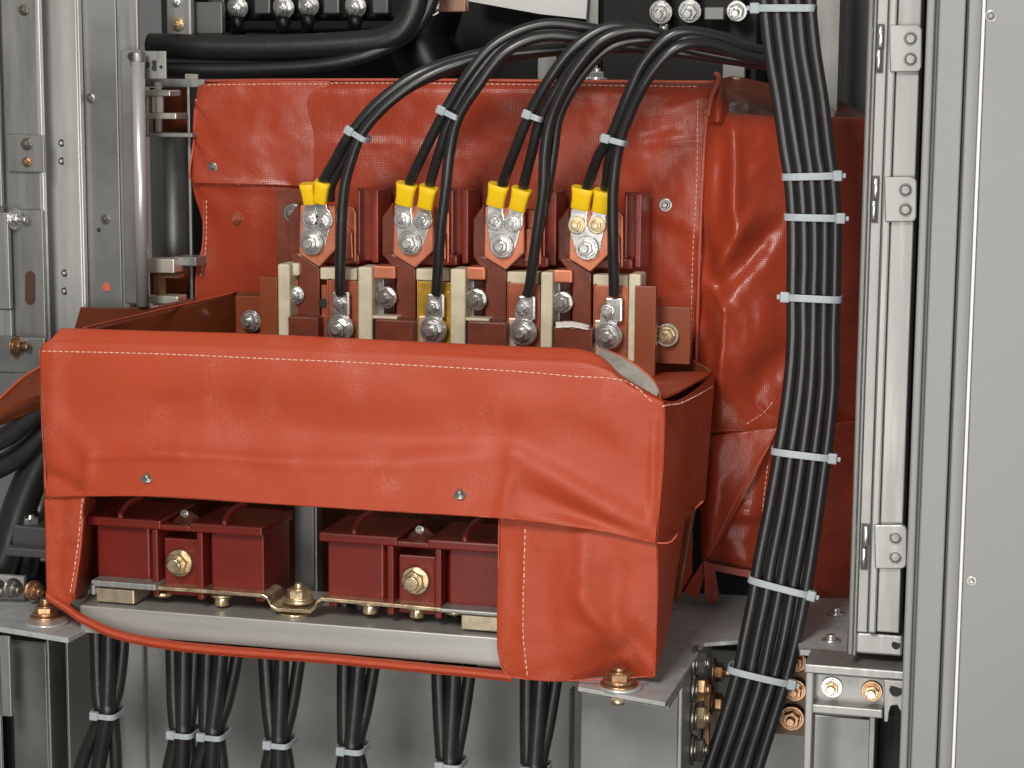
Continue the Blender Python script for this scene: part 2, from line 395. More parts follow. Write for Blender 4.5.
b = MB(); c0 = P(160, 270, 224); c1 = P(160, 298, 224); c1.x = c0.x; b.cyl(c0, c1, 5.4, 6); b.cyl(c0+Vector((-5, 4, 0)), c1+Vector((-5, 4, 0)), 2, 10); b.pbox(153, 274, 178, 278, 218, 12); obj('clamp_nut', b, BRZ, t)
b = MB(); b.pbox(150, 268, 192, 300, 262, 3); solo('red_shroud', b, FABS, 'dark red cloth patch seen behind the lower clamp stack', 'cloth')
b = MB(); c0 = P(170, 134, 300); c1 = P(170, 345, 300); c1.x = c0.x; b.cyl(c0, c1, 17, 40, bev=1)
solo('round_post', b, STL, 'thick round grey post in shadow between tube and rear cover', 'post')

# ================================================================== UPPER BACKGROUND
GB = 'bolted nuts along the dark bus row at the top'
t = thing('bus_support', 'black moulded bus support with a row of bright nuts, top left', 'support', P(300, 10, 380))
b = MB(); b.pbox(193, -60, 410, 20, 392, 60); b.pbox(193, 20, 400, 32, 384, 60); obj('moulded_body', b, DRK, t, 3)
DST = mat('dark_steel', (.12, .12, .12), .35, metal=.6)
for x in (216, 262, 331, 380): obj('bus_tongue', MB().pbox(x-8, -10, x+8, 14, 382, 12), DST, t, 1.5)
for x, y in ((238, 7), (284, 7), (309, 5), (356, 6)):
    pbolt(t, x, y, 381, 8, ZNC, wash=1.4, d=(0, -1, -.25)); bb = MB(); bb.cyl(P(x, y+8, 384), P(x, y+28, 390), 7, 16); obj('stud_boot', bb, DRK, t)
t = thing('bus_clamp', 'pale upright steel clamp with two bolt heads, top left', 'clamp', P(178, 20, 330))
b = MB(); b.pbox(166, -30, 191, 40, 330, 8); obj('clamp_body', b, STV, t, 2)
pbolt(t, 178, 24, 329.5, 5.5, ZNG, wash=1.3); pbolt(t, 176, 2, 329.5, 4, ZNC, wash=1.3)
b = MB(); b.cyl(P(179, 39, 335), P(179, 44, 335), 4, 6); obj('clamp_screw', b, ZNC, t)
b = MB(); b.pbox(192, 2, 222, 34, 345, 8); solo('bus_strap', b, mat('grey_strap', (.16, .16, .155), .4, metal=.5), 'dark grey strap right of the pale upright clamp, top left', 'strap', bevel=1)
b = MB(); b.tube([P(150, 46, 330), P(250, 48, 330), P(340, 45, 330), P(390, 38, 330), P(412, 14, 330), P(420, -30, 330)], 11, 18, 8)
solo('thick_cable', b, BLM, 'thick black cable running level then turning up, top left, upper of two', 'cable')
b = MB(); b.tube([P(150, 70, 325), P(250, 70, 325), P(340, 63, 325), P(400, 40, 330), P(428, 8, 335), P(436, -30, 335)], 6.5, 16, 8)
solo('thick_cable', b, BLK, 'thinner black cable just above the rear cover, lower of two, top left', 'cable')
t = thing('bus_joint', 'bright nut on a short copper stub above the middle of the rear cover', 'joint', P(440, 5, 360))
b = MB(); b.pbox(437, -10, 465, 12, 365, 12); obj('copper_stub', b, mat('dull_copper', (.35, .2, .14), .35, metal=.6), t, 1)
pbolt(t, 431, 5, 364, 8, ZNC, wash=1.2); b = MB(); b.cyl(P(431, 5, 365), P(431, 5, 385), 9, 20); obj('spacer', b, ZNC, t)
b = MB(); b.prism([P(468, -40, 430), P(590, -40, 430), P(586, 19, 430), P(540, 14, 430), P(468, 1, 430)], (0, 4, 0))
solo('pale_panel', b, mat('pale_grey_panel', (.62, .62, .60), .5, var=.03), 'pale grey panel corner hanging into view at the top middle', 'panel')
b = MB(); b.tube([P(470, 130, 470), P(440, 80, 470), P(420, 40, 472), P(430, 0, 474), P(440, -40, 475)], 30, 24, 8); b.pbox(420, -40, 600, 100, 480, 10)
solo('bus_housing', b, DRK, 'glossy black housing behind the first arched cables, top middle', 'housing')
b = MB(); b.pbox(586, -40, 598, 90, 440, 30); solo('divider_strip', b, DIM, 'dark grey upright strip beside the pale panel, top middle', 'strip')
b = MB(); b.pbox(538, 45, 546, 95, 460, 6); b.pbox(546, 40, 556, 95, 455, 6); solo('divider_strip', b, DIM, 'two short grey strips glimpsed under the arched cables above the rear cover', 'strip')
t = thing('bus_support', 'black moulded bus support with three bright nuts, top right of centre', 'support', P(700, 10, 380))
b = MB(); b.pbox(600, -60, 760, 100, 420, 40); obj('moulded_body', b, DRK, t, 3)
MST = mat('mid_steel', (.22, .22, .21), .35, metal=.6)
obj('bus_tongue', MB().pbox(704, 7, 724, 20, 390, 20), MST, t, 1); obj('bus_tongue', MB().pbox(722, 60, 745, 95, 400, 5), MST, t, 1)
for x, y, r in ((661, 12, 9), (690, 11, 9), (737, 11, 8)):
    pbolt(t, x, y, 388, r, ZNC, wash=1.3, d=(0, -1, -.2), stud=.9)
    bb = MB(); bb.cyl(P(x, y-8, 392), P(x, y-40, 392), 4, 14); bb.cyl(P(x, y, 388), P(x, y, 420), r*1.0, 20); obj('stud', bb, ZNC, t)
b = MB(); b.cyl(P(664, 24, 395), P(664, 32, 395), 4, 12); obj('stud', b, ZNC, t)
t = thing('top_bolt', 'small bright bolt pair peeping over the rear cover between the arched cables', 'bolt', P(596, 78, 300))
bolt(t, P(597, 80, 300), 6, ZNC, d=(0, 0, 1), stud=.5, name='hex_bolt'); b = MB(); b.cyl(P(583, 82, 300), P(583, 72, 300), 5, 20, bev=1); obj('round_spacer', b, ZNC, t)
b = MB(); b.pbox(816, -60, 839, 125, 330, 4); solo('inner_post', b, DIM, 'dull grey inner post right of the cable bundle top', 'post')
b = MB(); b.pbox(838, -60, 880, 620, 420, 4); solo('inner_wall', b, mat('dark_wall', (.05, .05, .052), .5), 'dark wall strip between inner post and slotted steel pillar', 'wall')

# ================================================================== REAR FABRIC COVER
t = rear = thing('rear_fabric_cover', 'big red-orange cloth cover behind the cable terminals, with rivets and a stitched seam', 'fabric cover', P(500, 590, 260))
Yr = 245
folds = [(500, 141, 560, 141, 6, .9), (335, 143, 395, 143, 5, 1.0), (640, 143, 705, 138, 7, 2.2), (600, 150, 700, 92, 22, -5), (640, 122, 700, 100, 10, 2.5),
         (430, 140, 470, 105, 14, -2), (660, 215, 700, 228, 9, 1.5), (205, 183, 285, 187, 4, 1.2), (220, 120, 520, 125, 26, -2.2), (215, 270, 240, 190, 18, -2), (195, 182, 290, 192, 5, 1)]
rows = [
 [(203, 84, Yr+16), (300, 82, Yr+16), (430, 82, Yr+16), (560, 83, Yr+16), (650, 84, Yr+16), (716, 84, Yr+16)],
 [(197, 92, Yr+2), (300, 90, Yr), (430, 90, Yr), (560, 91, Yr), (650, 92, Yr), (712, 92, Yr)],
 [(194, 140, Yr), (300, 140, Yr), (430, 141, Yr+2), (560, 141, Yr), (650, 141, Yr-3), (706, 141, Yr-3)],
 [(193, 186, Yr), (300, 190, Yr), (430, 190, Yr), (560, 190, Yr), (650, 190, Yr-2), (702, 190, Yr-4)],
 [(203, 230, Yr+2), (300, 240, Yr), (430, 240, Yr), (560, 240, Yr), (650, 245, Yr), (699, 245, Yr-4)],
 [(196, 285, Yr+2), (300, 300, Yr), (430, 300, Yr), (560, 300, Yr), (650, 305, Yr), (696, 305, Yr)],
 [(196, 400, Yr), (300, 400, Yr), (430, 400, Yr), (560, 400, Yr), (650, 400, Yr), (694, 400, Yr)],
 [(196, 590, Yr), (300, 590, Yr), (430, 590, Yr), (560, 590, Yr), (650, 590, Yr), (692, 590, Yr)]]
folds_rear = folds
cloth('front_panel', sheet(rows, 150, 120, folds, 1.4, .02, 1), FABG, rear, key='rf')
rows = [
 [(200, 97, Yr-3), (240, 87, Yr-3), (430, 87, Yr-4), (560, 88, Yr-4), (706, 88, Yr-4)],
 [(193.5, 140, Yr-3), (240, 135, Yr-5), (300, 136, Yr-3), (330, 138, Yr+3), (360, 138, Yr+3)],
 [(192.5, 183, Yr-4), (240, 185, Yr-5), (280, 187, Yr-3), (310, 190, Yr+3), (340, 190, Yr+3)]]
cloth('top_flap', sheet([[(203, 84, Yr-2), (240, 81, Yr-3), (270, 81, Yr-3), (300, 81, Yr-2), (330, 81, Yr+1)],
 [(194, 110, Yr-3), (240, 110, Yr-5), (270, 110, Yr-4), (300, 110, Yr-2), (330, 110, Yr+3)],
 [(193, 150, Yr-3), (240, 150, Yr-5), (270, 150, Yr-4), (300, 150, Yr-2), (330, 150, Yr+3)],
 [(192.5, 183, Yr-6), (240, 184, Yr-6), (270, 185, Yr-5), (300, 187, Yr-2), (330, 190, Yr+3)]], 50, 50, folds_rear, 1.4, .02, 1), FABG, rear, key='tf')
# right part: bends back from the seam
folds = [(735, 125, 737, 235, 7, 5), (722, 130, 718, 230, 8, -5), (700, 225, 716, 296, 10, -6), (716, 296, 775, 225, 11, -9), (716, 268, 752, 215, 8, 6), (712, 290, 726, 310, 5, 7, 's'), (726, 310, 722, 380, 6, 7, 's'), (722, 360, 718, 425, 8, 4), (700, 300, 712, 350, 9, -6),
         (752, 390, 790, 340, 16, -7), (770, 340, 768, 300, 14, 4), (840, 120, 838, 300, 14, -5), (846, 330, 840, 520, 12, -6), (760, 130, 765, 200, 14, 2.5), (738, 400, 776, 424, 8, -4)]
rows = [
 [(709, 108, 250), (728, 112, 250), (768, 116, 256), (815, 117, 276), (868, 118, 310)],
 [(706, 119, 241), (728, 118, 230), (768, 121, 240), (815, 122, 262), (868, 122, 300)],
 [(703, 160, 240), (728, 160, 224), (768, 160, 236), (815, 160, 258), (870, 160, 300)],
 [(699, 250, 240), (728, 250, 226), (768, 250, 236), (815, 250, 258), (870, 250, 300)],
 [(696, 340, 242), (728, 340, 226), (768, 340, 238), (815, 340, 258), (870, 340, 300)],
 [(694, 430, 244), (728, 435, 230), (772, 432, 240), (815, 434, 266), (870, 428, 309)]]
cloth('side_panel', sheet(rows, 110, 130, folds, 2.6, .022, 2), FABG, rear, key='rs')
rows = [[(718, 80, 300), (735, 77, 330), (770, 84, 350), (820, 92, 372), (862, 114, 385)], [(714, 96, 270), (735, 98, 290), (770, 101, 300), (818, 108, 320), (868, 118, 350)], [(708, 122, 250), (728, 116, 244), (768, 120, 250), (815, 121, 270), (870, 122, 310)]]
cloth('shaded_top', sheet(rows, 50, 30, [(735, 95, 770, 112, 6, 5), (760, 84, 800, 100, 7, -4), (820, 100, 850, 112, 6, 3)], 3, .05, 31), FABS, rear, key='tg')  # darker brown cloth puts the cables' shade into the colour
rows = [[(717, 82, 258), (722, 88, 252), (726, 96, 256)], [(712, 100, 238), (719, 102, 226), (728, 108, 240)], [(707, 124, 238), (717, 122, 222), (728, 120, 236)]]
cloth('corner_tuck', sheet(rows, 16, 24, [], .5, .05, 32), FABG, rear, key='ct')
# lower right folded flaps
rows = [[(694, 436, 244), (730, 433, 226), (778, 428, 228)], [(700, 480, 240), (725, 480, 224), (752, 482, 226)], [(702, 520, 238), (714, 525, 228), (729, 524, 228)], [(702, 552, 238), (705, 556, 232), (708, 558, 230)]]
cloth('corner_flap', sheet(rows, 40, 50, [(716, 440, 710, 545, 11, 8)], 1, .04, 9), FABG, rear, key='cf')
rows = [[(735, 435, 240), (780, 430, 240), (860, 420, 290), (872, 418, 305)], [(722, 480, 240), (775, 480, 238), (850, 480, 290), (870, 480, 300)],
        [(705, 540, 238), (762, 528, 236), (850, 540, 285), (868, 540, 300)], [(702, 557, 240), (757, 566, 236), (830, 590, 275), (866, 580, 300)], [(702, 560, 262), (757, 578, 256), (830, 604, 295), (866, 590, 320)]]
cloth('lower_panel', sheet(rows, 70, 60, [(730, 510, 760, 515, 7, 5), (835, 470, 850, 520, 14, -6), (772, 450, 757, 560, 6, -5)], 2.5, .03, 11), FABG, rear, key='lp')
rows = [[(702, 560, 236), (712, 563, 234), (754, 572, 236)], [(697, 575, 240), (712, 568, 236), (752, 576, 246)]]
b = MB()
for poly, Y in (([(703, 561), (709, 563), (697, 600), (684, 592)], 236), ([(704, 561), (710, 563), (712, 604), (705, 598)], 230), ([(710, 563), (714, 565), (720, 600), (712, 604)], 232), ([(709, 563), (757, 572), (755, 579), (712, 570)], 233)):
    b.poly(poly, Y, 1.6)
obj('tucked_hem', b, FABG, rear)
hem([(709, 431), (728, 430), (750, 430), (778, 428)], rear, .9, keys=['cf', 'lp', 'rs'])
hem([(778, 431), (757, 466), (735, 502), (719, 535), (707, 557)], rear, 1.0, keys=['cf', 'lp'])
hem([(770, 452), (764, 490), (760, 530), (756, 562)], rear, .8, keys=['lp'])
hem([(706, 557), (730, 561), (756, 567)], rear, .9, keys=['lp'])
hem([(720, 78, 258), (713, 92, 238), (706, 125, 236), (702, 190, 234), (698, 300, 236), (695, 400, 240)], rear, 1.4, Y=1)
hem([(716, 74, 256), (719, 79, 246), (712, 96, 234), (708, 116, 232)], rear, 2.0, Y=1)
hem([(203, 81, Yr+10), (300, 80, Yr+10), (430, 80, Yr+10), (560, 81, Yr+10), (716, 82, Yr+10)], rear, 1.3, Y=1)
hem([(196, 100), (194, 140), (193, 182), (240, 184)], rear, .8, keys=['tf', 'rf'])
hem([(204, 200), (203, 245), (197, 270), (196, 300)], rear, .9, keys=['rf'])
stitches([(208, 85), (300, 84), (430, 84.5), (560, 86), (700, 87.5)], ['rf', 'tf'], rear)
stitches([(698, 100), (697, 180), (693, 260), (690, 365)], ['rf'], rear)
stitches([(706, 110), (703, 150), (700, 200)], ['rf', 'rs'], rear)
stitches([(767, 465), (763, 500), (760, 540)], ['lp', 'rs'], rear)
stitches([(746, 424), (762, 414), (774, 400)], ['rs'], rear)
stitches([(207, 200), (206, 250), (200, 280)], ['rf'], rear)
rivet(rear, drop(213, 167, ['tf'], .6), 3.8); bolt(rear, drop(238, 218, ['rf'], .3), 4.6, COPD, wash=1.3, stud=.6); rivet(rear, drop(666, 205, ['rf'], .6), 5)
b = MB(); b.cyl(P(735, 82, 330), P(735, 77, 330), 5, 14); solo('brass_stud', b, ZNG, 'small brass stud on the dark top corner of the rear cover', 'stud')

# ================================================================== TERMINAL ASSEMBLIES
GT = 'copper cable terminals on the rear cover'
ords = ['first', 'second', 'third', 'fourth']
TY = 176
specs = [  # tab x0,x1,ytop,ytip, bolts
 dict(x0=300, x1=335, yt=205, yb=267, bl=[(311, 219), (323, 221), (312, 243)], bar=(298, 320), yb2=336, g=(345, 378)),
 dict(x0=394, x1=433, yt=205, yb=268, bl=[(403, 219), (423, 220), (410, 243)], bar=(396, 417), yb2=345, g=(438, 468)),
 dict(x0=485, x1=524, yt=207, yb=270, bl=[(495, 221), (513, 223), (502, 246)], bar=(485, 507), yb2=349, g=(530, 556)),
 dict(x0=570, x1=608, yt=209, yb=272, bl=[(577, 225), (597, 225), (587, 248)], bar=(572, 593), yb2=353, g=(612, 641))]
for i, s in enumerate(specs):
    x0, x1, yt, yb = s['x0'], s['x1'], s['yt'], s['yb']; mid = (x0+x1)/2
    t = thing('cable_terminal', ['leftmost copper terminal tab with its pale half washer beside it', 'copper terminal tab above the yellow lower plate', 'copper terminal tab third from the left, between two others', 'rightmost copper terminal tab with two golden small nuts'][i], 'terminal', P(mid, yb, TY), GT)
    b = MB(); b.poly([(x0, yt), (x1, yt), (x1, yb-17), (mid+1, yb), (x0-1, yb-13)], TY, 4); obj('contact_tab', b, COP, t, .8)
    b = MB(); b.poly([(x0-11, yb-13), (x0-2, yb-14), (mid+2, yb+1), (mid+2, yb+20), (mid+2, s['yb2']), (s['bar'][0]+(0), s['yb2']), (s['bar'][0], yb+10), (s['bar'][0]-4, yb-1)], TY+5, 5); obj('bent_bar', b, BRN, t, 1)
    g0, g1 = s['g']; b = MB()
    b.pbox(g0+12, yt-17, g1-4, yb-6, TY+30, 3); b.pbox(g0+12, yt-15, g0+15, yb-4, TY+20, 30); b.pbox(g1-6, yt-15, g1, yb-4, TY+24, 34); obj('guard_plate', b, RBB, t, 1)
    b = MB(); b.poly([(x1, yt+2), (g0+8, yt+2), (g0+11, yt+8), (g0+11, yb-4), (x1, yb-4)], TY+14, 6); obj('contact_arm', b, COPD, t, 1.2)
    b = MB(); b.poly([(x1, yt+22), (g0+2, yt+22), (g0+7, yt+28), (g0+8, yb-8), (x1, yb-8)], TY+8, 4); obj('contact_arm', b, COPD, t, 1)
    b = MB(); b.poly([(x0-12, yt+12), (x0-1, yt-3), (x0+2, yb-6), (x0-12, yb-12)], TY+22, 5); obj('side_wedge', b, BRN, t, 1)
    b = MB(); b.pbox(x0+2, yb-14, x1+24, yb-3, TY+16, 40); obj('support_bracket', b, RBB, t, 1.5)
    if i == 0:
        b = MB(); b.pbox(276, 190, 306, 266, TY+30, 3); obj('guard_plate', b, BRN, t, .8)
        rivet(t, P(293, 213, TY+29.5), 7.5, RIV, 'half_washer')
        b = MB(); b.pbox(289, 240, 298, 254, TY+24, 6); obj('small_block', b, COPD, t, .8)
    else:
        rivet(t, P(x0-12, yt+12, Yr-4), 3.6, BRZ, 'small_screw')
    for k, (x, y) in enumerate(s['bl']):
        big = k == 2
        pbolt(t, x, y, TY-3.2, 8.2 if big else 5.6, ZNC if (i < 3 or big) else ZNG, None if not big else ZNC, wash=1.45 if big else 1.55, stud=.75, sr=.58)

# lower contacts
LY = 170
lows = [(340, 328, 303, 328, 361, 281, COPD), (433, 330, 307, 418, 452, 282, GLD), (523, 332, 308, 508, 540, 284, COPD), (608, 336, 311, 594, 628, 286, COPD)]
for i, (lx, ly, sy, p0, p1, pt, pm) in enumerate(lows):
    t = thing('lower_contact', ['lower contact with dark copper plate, leftmost of the row', 'lower contact on a bright yellow plate, second from the left', 'lower contact on a copper plate, third from the left', 'lower contact beside the brown end plate, rightmost of the row'][i], 'contact', P(lx, ly+20, LY), 'lower contacts behind the tray lip')
    b = MB(); b.pbox(p0, pt, p1, ly+45, LY+4, 4); b.pbox(p0-1, pt-2, p0, ly+45, LY+2, 10); obj('contact_plate', b, pm, t, .6)
    if i != 0:
        b = MB(); b.pbox(p0, pt+34, p0+9, ly+20, LY+2, 3); obj('bare_patch', b, mat('bare_copper', (.8, .55, .42), .35, metal=.6), t, 1)
    pbolt(t, lx, ly, LY-4.2, 9, ZNC, ZNC, wash=1.45, stud=.7, sr=.55, wth=.3); pbolt(t, lx, sy, LY-3, 6, ZNC, wash=1.25, stud=.4, sr=.6)
    # brown lower box in front of the bent bar
    bx0, bx1 = [(288, 318), (375, 413), (467, 506), (553, 592)][i]; by = [317, 320, 322, 327][i]
    b = MB(); b.pbox(bx0, by, bx1, by+50, TY-14, 30); obj('insulating_box', b, BRN, t, 1.2)
    if i == 3:
        mb = sheet([[(555, 322, TY-8), (572, 321, TY-8), (590, 325, TY-8)], [(556, 328, TY-15), (572, 327, TY-16), (588, 329.5, TY-15)]], 14, 5, (), 1.6, .3, 4)
        o = obj('white_tape', mb, WHT, t); o.modifiers.new('s', 'SOLIDIFY').thickness = .0005
    elif i:
        b = MB(); b.pbox(bx0-4, by-4, bx0+22, by-1, TY-6, 14); obj('cream_ledge', b, CRM, t, .5)
    if i < 3:
        sx, sy2 = [(387, 297), (477, 299), (563, 302)][i]
        b = MB(); b.pbox(sx-15, 278+i*2, sx-3, sy2+22, TY+7, 10); obj('bolt_block', b, STV, t, 1)
        b = MB(); b.pbox(sx-12, 278+i*2, sx+8, sy2+22, TY+14, 5); obj('contact_backing', b, BRN, t, 1)
        pbolt(t, sx, sy2, TY+2, 9.5, mat('dark_zinc', (.5, .48, .44), .25, metal=.9) if i == 0 else bpy.data.materials['dark_zinc'], ZNC, wash=1.15, stud=.5, sr=.5)
t = frame_ = thing('terminal_support', 'cream upright insulator strips with copper top bars between the contacts', 'insulator', P(460, 350, 182))
for k, (a, c, y0, y1) in enumerate([(278, 290, 264, 400), (358, 372, 267, 405), (450, 465, 269, 408), (540, 552, 272, 410), (628, 640, 274, 362)]):
    b = MB(); b.pbox(a, y0, c, y1, LY-2, 22); obj('cream_strip', b, CRM, t, 1.5)
b = MB(); b.pbox(283, 263, 299, 276, LY+6, 18); obj('cream_cap', b, CRM, t, 2)
for a, c, y0 in ((320, 357, 267), (416, 449, 268), (507, 539, 271), (593, 628, 274)):
    b = MB(); b.pbox(a, y0+1, c, y0+13, LY+9, 14); obj('cream_rail', b, CRM, t, 1)
for a, c, y0 in ((373, 395, 266), (466, 485, 267), (553, 572, 270)):
    b = MB(); b.pbox(a, y0, c, y0+13, LY+4, 18); obj('copper_bar', b, COP, t, 1.2)
b = MB(); b.pbox(290, 280, 298, 318, LY+12, 5); obj('dark_plate', b, COPD, t)
pbolt(t, 296, 295, LY+10, 7, ZNC, wash=1.3, stud=.5)
b = MB(); b.pbox(322, 285, 327, 400, LY+5, 3); obj('narrow_plate', b, COPD, t)
b = MB(); b.cyl(P(323.5, 303, LY+4), P(323.5, 303, LY+7), 3.5, 14); obj('oval_hole', b, VOID, t)
b = MB(); b.prism([P(628, 362, 120), P(655, 378, 60), P(655, 392, 60), P(628, 392, 120)], (4, 8, 0)); 
# end plates
t = thing('end_plate', 'orange-brown upright end plate with a bolt, left end of the contact row', 'plate', P(268, 350, 178))
b = MB(); b.pbox(260, 277, 278, 420, LY, 6); obj('upright_plate', b, BRO, t, .8)
b = MB(); b.pbox(236, 296, 262, 420, LY+40, 4); obj('rear_plate', b, BRO, t, .8)
pbolt(t, 251, 321, LY+36, 8.5, ZNC, wash=1.3, stud=.6)
t = thing('end_plate', 'orange-brown upright end plate with a bolted square wing, right end of the contact row', 'plate', P(668, 360, 178))
b = MB(); b.pbox(634, 286, 655, 420, LY-4, 6); obj('upright_plate', b, BRO, t, .8)
b = MB(); b.pbox(655, 308-1, 690, 364, LY+24, 4); b.box(P(655, 330, LY).x-4, P(655, 330, LY).x, LY, LY+28, P(655, 364, LY).z, P(655, 300, LY).z); obj('square_wing', b, BRO, t, .6)
pbolt(t, 667, 335, LY+18, 8, ZNG, ZNG, wash=1.2, stud=.7); b = MB(); b.cyl(P(667, 335, LY+18), P(667, 335, LY+25), 8.5, 24); obj('spacer', b, DZN, t)

# ================================================================== FRONT FABRIC TRAY COVER
tray = thing('front_fabric_cover', 'red-orange stitched cloth cover in front, shaped like an open tray with a window', 'fabric cover', P(350, 670, 60))
folds = [(40, 470, 84, 492, 9, -3.0), (92, 452, 85, 492, 5, 3.4, 's'), (88, 455, 180, 452, 7, 2.2), (150, 453, 290, 461, 6, 1.5), (260, 461, 400, 464, 8, 1.2), (400, 462, 520, 452, 12, 2.2), (52, 352, 60, 470, 9, 2.2), (60, 420, 92, 455, 10, 1.6), (90, 470, 50, 495, 6, 2.0, 's'),
         (130, 400, 260, 404, 18, -1.3), (430, 385, 560, 470, 24, -1.6), (515, 455, 655, 532, 13, 5.2), (520, 492, 640, 538, 10, -3.0), (512, 470, 502, 515, 7, 2.2), (560, 420, 640, 470, 20, -2.2), (655, 420, 652, 520, 5, 1.8),
         (500, 400, 600, 410, 20, 1.5), (50, 380, 52, 480, 6, 1.6), (300, 430, 450, 436, 16, -1.2), (520, 516, 640, 538, 6, 2), (340, 380, 352, 440, 20, 1.0), (215, 375, 200, 440, 20, 1.0)]
rows = [
 [(64, 333, 12), (160, 336, 12), (260, 339, 12), (385, 345, 12), (510, 351, 12), (588, 358, 12), (618, 382, 12), (655, 402, 12)],
 [(62, 329, 9), (160, 332, 9), (260, 335, 9), (385, 341, 9), (510, 347, 9), (588, 352, 9), (622, 377, 8), (656, 397, 8)],
 [(52, 338.5, 3), (160, 341, 3.5), (260, 345, 3.5), (385, 350, 3.5), (510, 356, 3.5), (590, 361, 3.5), (627, 383.5, 3), (659.5, 401, 4)],
 [(41, 350, -1), (160, 352, 0), (260, 356, 0), (385, 361, 0), (510, 366, 0), (595, 372, 0), (632, 391, 0), (663, 405, 2)],
 [(41, 385, 0), (160, 385, -3), (260, 385, -3), (385, 392, -4), (510, 402, -3), (595, 408, -2), (635, 420, 0), (664, 428, 4)],
 [(43, 425, 0), (160, 422, -1), (260, 425, -1), (385, 432, -2), (510, 440, -3), (595, 446, -2), (635, 455, 0), (662, 462, 4)],
 [(45, 465, 0), (160, 459, -10), (260, 465, -11), (385, 470, -11), (510, 478, -8), (595, 490, -3), (632, 496, 0), (659, 503, 3)],
 [(46, 497, 0), (160, 496.5, -15), (260, 503, -16), (385, 511, -15), (510, 519, -10), (595, 530, -6), (630, 538, -3), (656, 543, 1)]]
cloth('front_panel', sheet(rows, 220, 130, folds, .7, .014, 3), FAB, tray, key='ff')
# right outer side wall
rows = [[(655, 397, 12), (672, 402, 40), (695, 390, 110), (713, 372, 190)], [(663, 405, 2), (676, 412, 40), (697, 402, 110), (713, 386, 190)],
        [(663, 440, 3), (680, 442, 40), (700, 430, 110), (711, 415, 190)], [(661, 480, 3), (678, 482, 40), (698, 470, 110), (708, 455, 190)], [(656, 543, 1), (672, 540, 40), (685, 520, 90), (704, 500, 190)]]
cloth('side_wall', sheet(rows, 60, 70, [(690, 400, 684, 520, 9, 4), (675, 410, 672, 540, 6, -3), (700, 430, 690, 500, 6, -3)], 2.0, .03, 6), FAB, tray, key='fs')
# lower right flap
rows = [[(499, 512, 2), (540, 518, 2), (595, 528, 2), (635, 536, 3), (656, 541, 5)], [(499, 560, 2), (530, 560, 0), (590, 565, -2), (630, 570, 2), (657, 575, 5)],
        [(498, 620, 2), (530, 615, -2), (590, 620, -2), (625, 620, 0), (657, 620, 5)], [(499, 655, 2), (527, 655, -2), (575, 655, 2), (610, 655, 13), (656, 650, 8)], [(508, 674, 2), (535, 680, 0), (570, 681, 8), (608, 677, 24), (654, 677, 12)]]
folds2 = [(525, 530, 524, 670, 4, 1.0, 's'), (585, 535, 582, 610, 10, 3.4), (584, 600, 625, 655, 9, 3.8), (615, 555, 612, 640, 13, -3.4), (550, 560, 548, 660, 14, -1.8), (612, 660, 630, 640, 8, -3), (505, 560, 500, 650, 8, 2), (630, 640, 652, 668, 6, 2)]
cloth('corner_flap', sheet(rows, 90, 90, folds2, .8, .025, 7), FAB, tray, key='fl')
rows = [[(656, 541, 5), (672, 538, 40), (684, 522, 90)], [(657, 600, 5), (666, 590, 30), (676, 575, 70)], [(654, 677, 8), (660, 655, 22), (668, 630, 50)]]
cloth('side_flap', sheet(rows, 30, 50, [], 1.0, .03, 8), FAB, tray, key='fsf')
# left strip
rows = [[(45, 499, 2), (65, 496, 2), (84, 493, 0)], [(46, 540, 2), (65, 540, 1), (81, 545, 0)], [(47, 580, 3), (60, 582, 2), (74, 590, 2)], [(47, 598, 4), (58, 602, 4), (69, 608, 4)]]
cloth('left_strip', sheet(rows, 26, 50, [(64, 500, 58, 590, 8, -2)], 1.0, .05, 12), FAB, tray, key='ls')
rows = [[(84, 494, 4), (91, 497, 40), (96, 500, 70)], [(80, 550, 4), (88, 550, 40), (93, 550, 70)], [(74, 600, 5), (82, 598, 40), (87, 596, 70)]]
cloth('window_side', sheet(rows, 16, 40, [(92, 500, 84, 590, 5, 3)], 1.0, .05, 13), FAB, tray, key='ws')
# left outer wall going back
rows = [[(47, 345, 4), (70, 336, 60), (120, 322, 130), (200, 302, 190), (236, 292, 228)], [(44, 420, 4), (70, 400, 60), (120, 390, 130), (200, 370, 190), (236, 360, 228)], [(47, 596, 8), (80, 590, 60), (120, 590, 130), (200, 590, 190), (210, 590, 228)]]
cloth('left_wall', sheet(rows, 50, 30, [], 1.2, .02, 14), FABS, tray, key='lw')
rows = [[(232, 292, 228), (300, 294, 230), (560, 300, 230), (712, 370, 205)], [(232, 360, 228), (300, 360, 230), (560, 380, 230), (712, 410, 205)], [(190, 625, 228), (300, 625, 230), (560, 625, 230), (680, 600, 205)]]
cloth('rear_wall', sheet(rows, 40, 30, [], 1.0, .02, 15), FABS, tray, key='rw')
hem([(84, 328, 40), (130, 317, 110), (186, 304, 180), (236, 292, 226)], tray, .8, Y=1, name='top_edge')
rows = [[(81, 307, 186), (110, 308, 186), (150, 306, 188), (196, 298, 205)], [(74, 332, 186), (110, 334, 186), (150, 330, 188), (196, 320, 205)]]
cloth('rear_left_flap', sheet(rows, 24, 10, [], .8, .04, 16), FABS, tray, key='rlf')
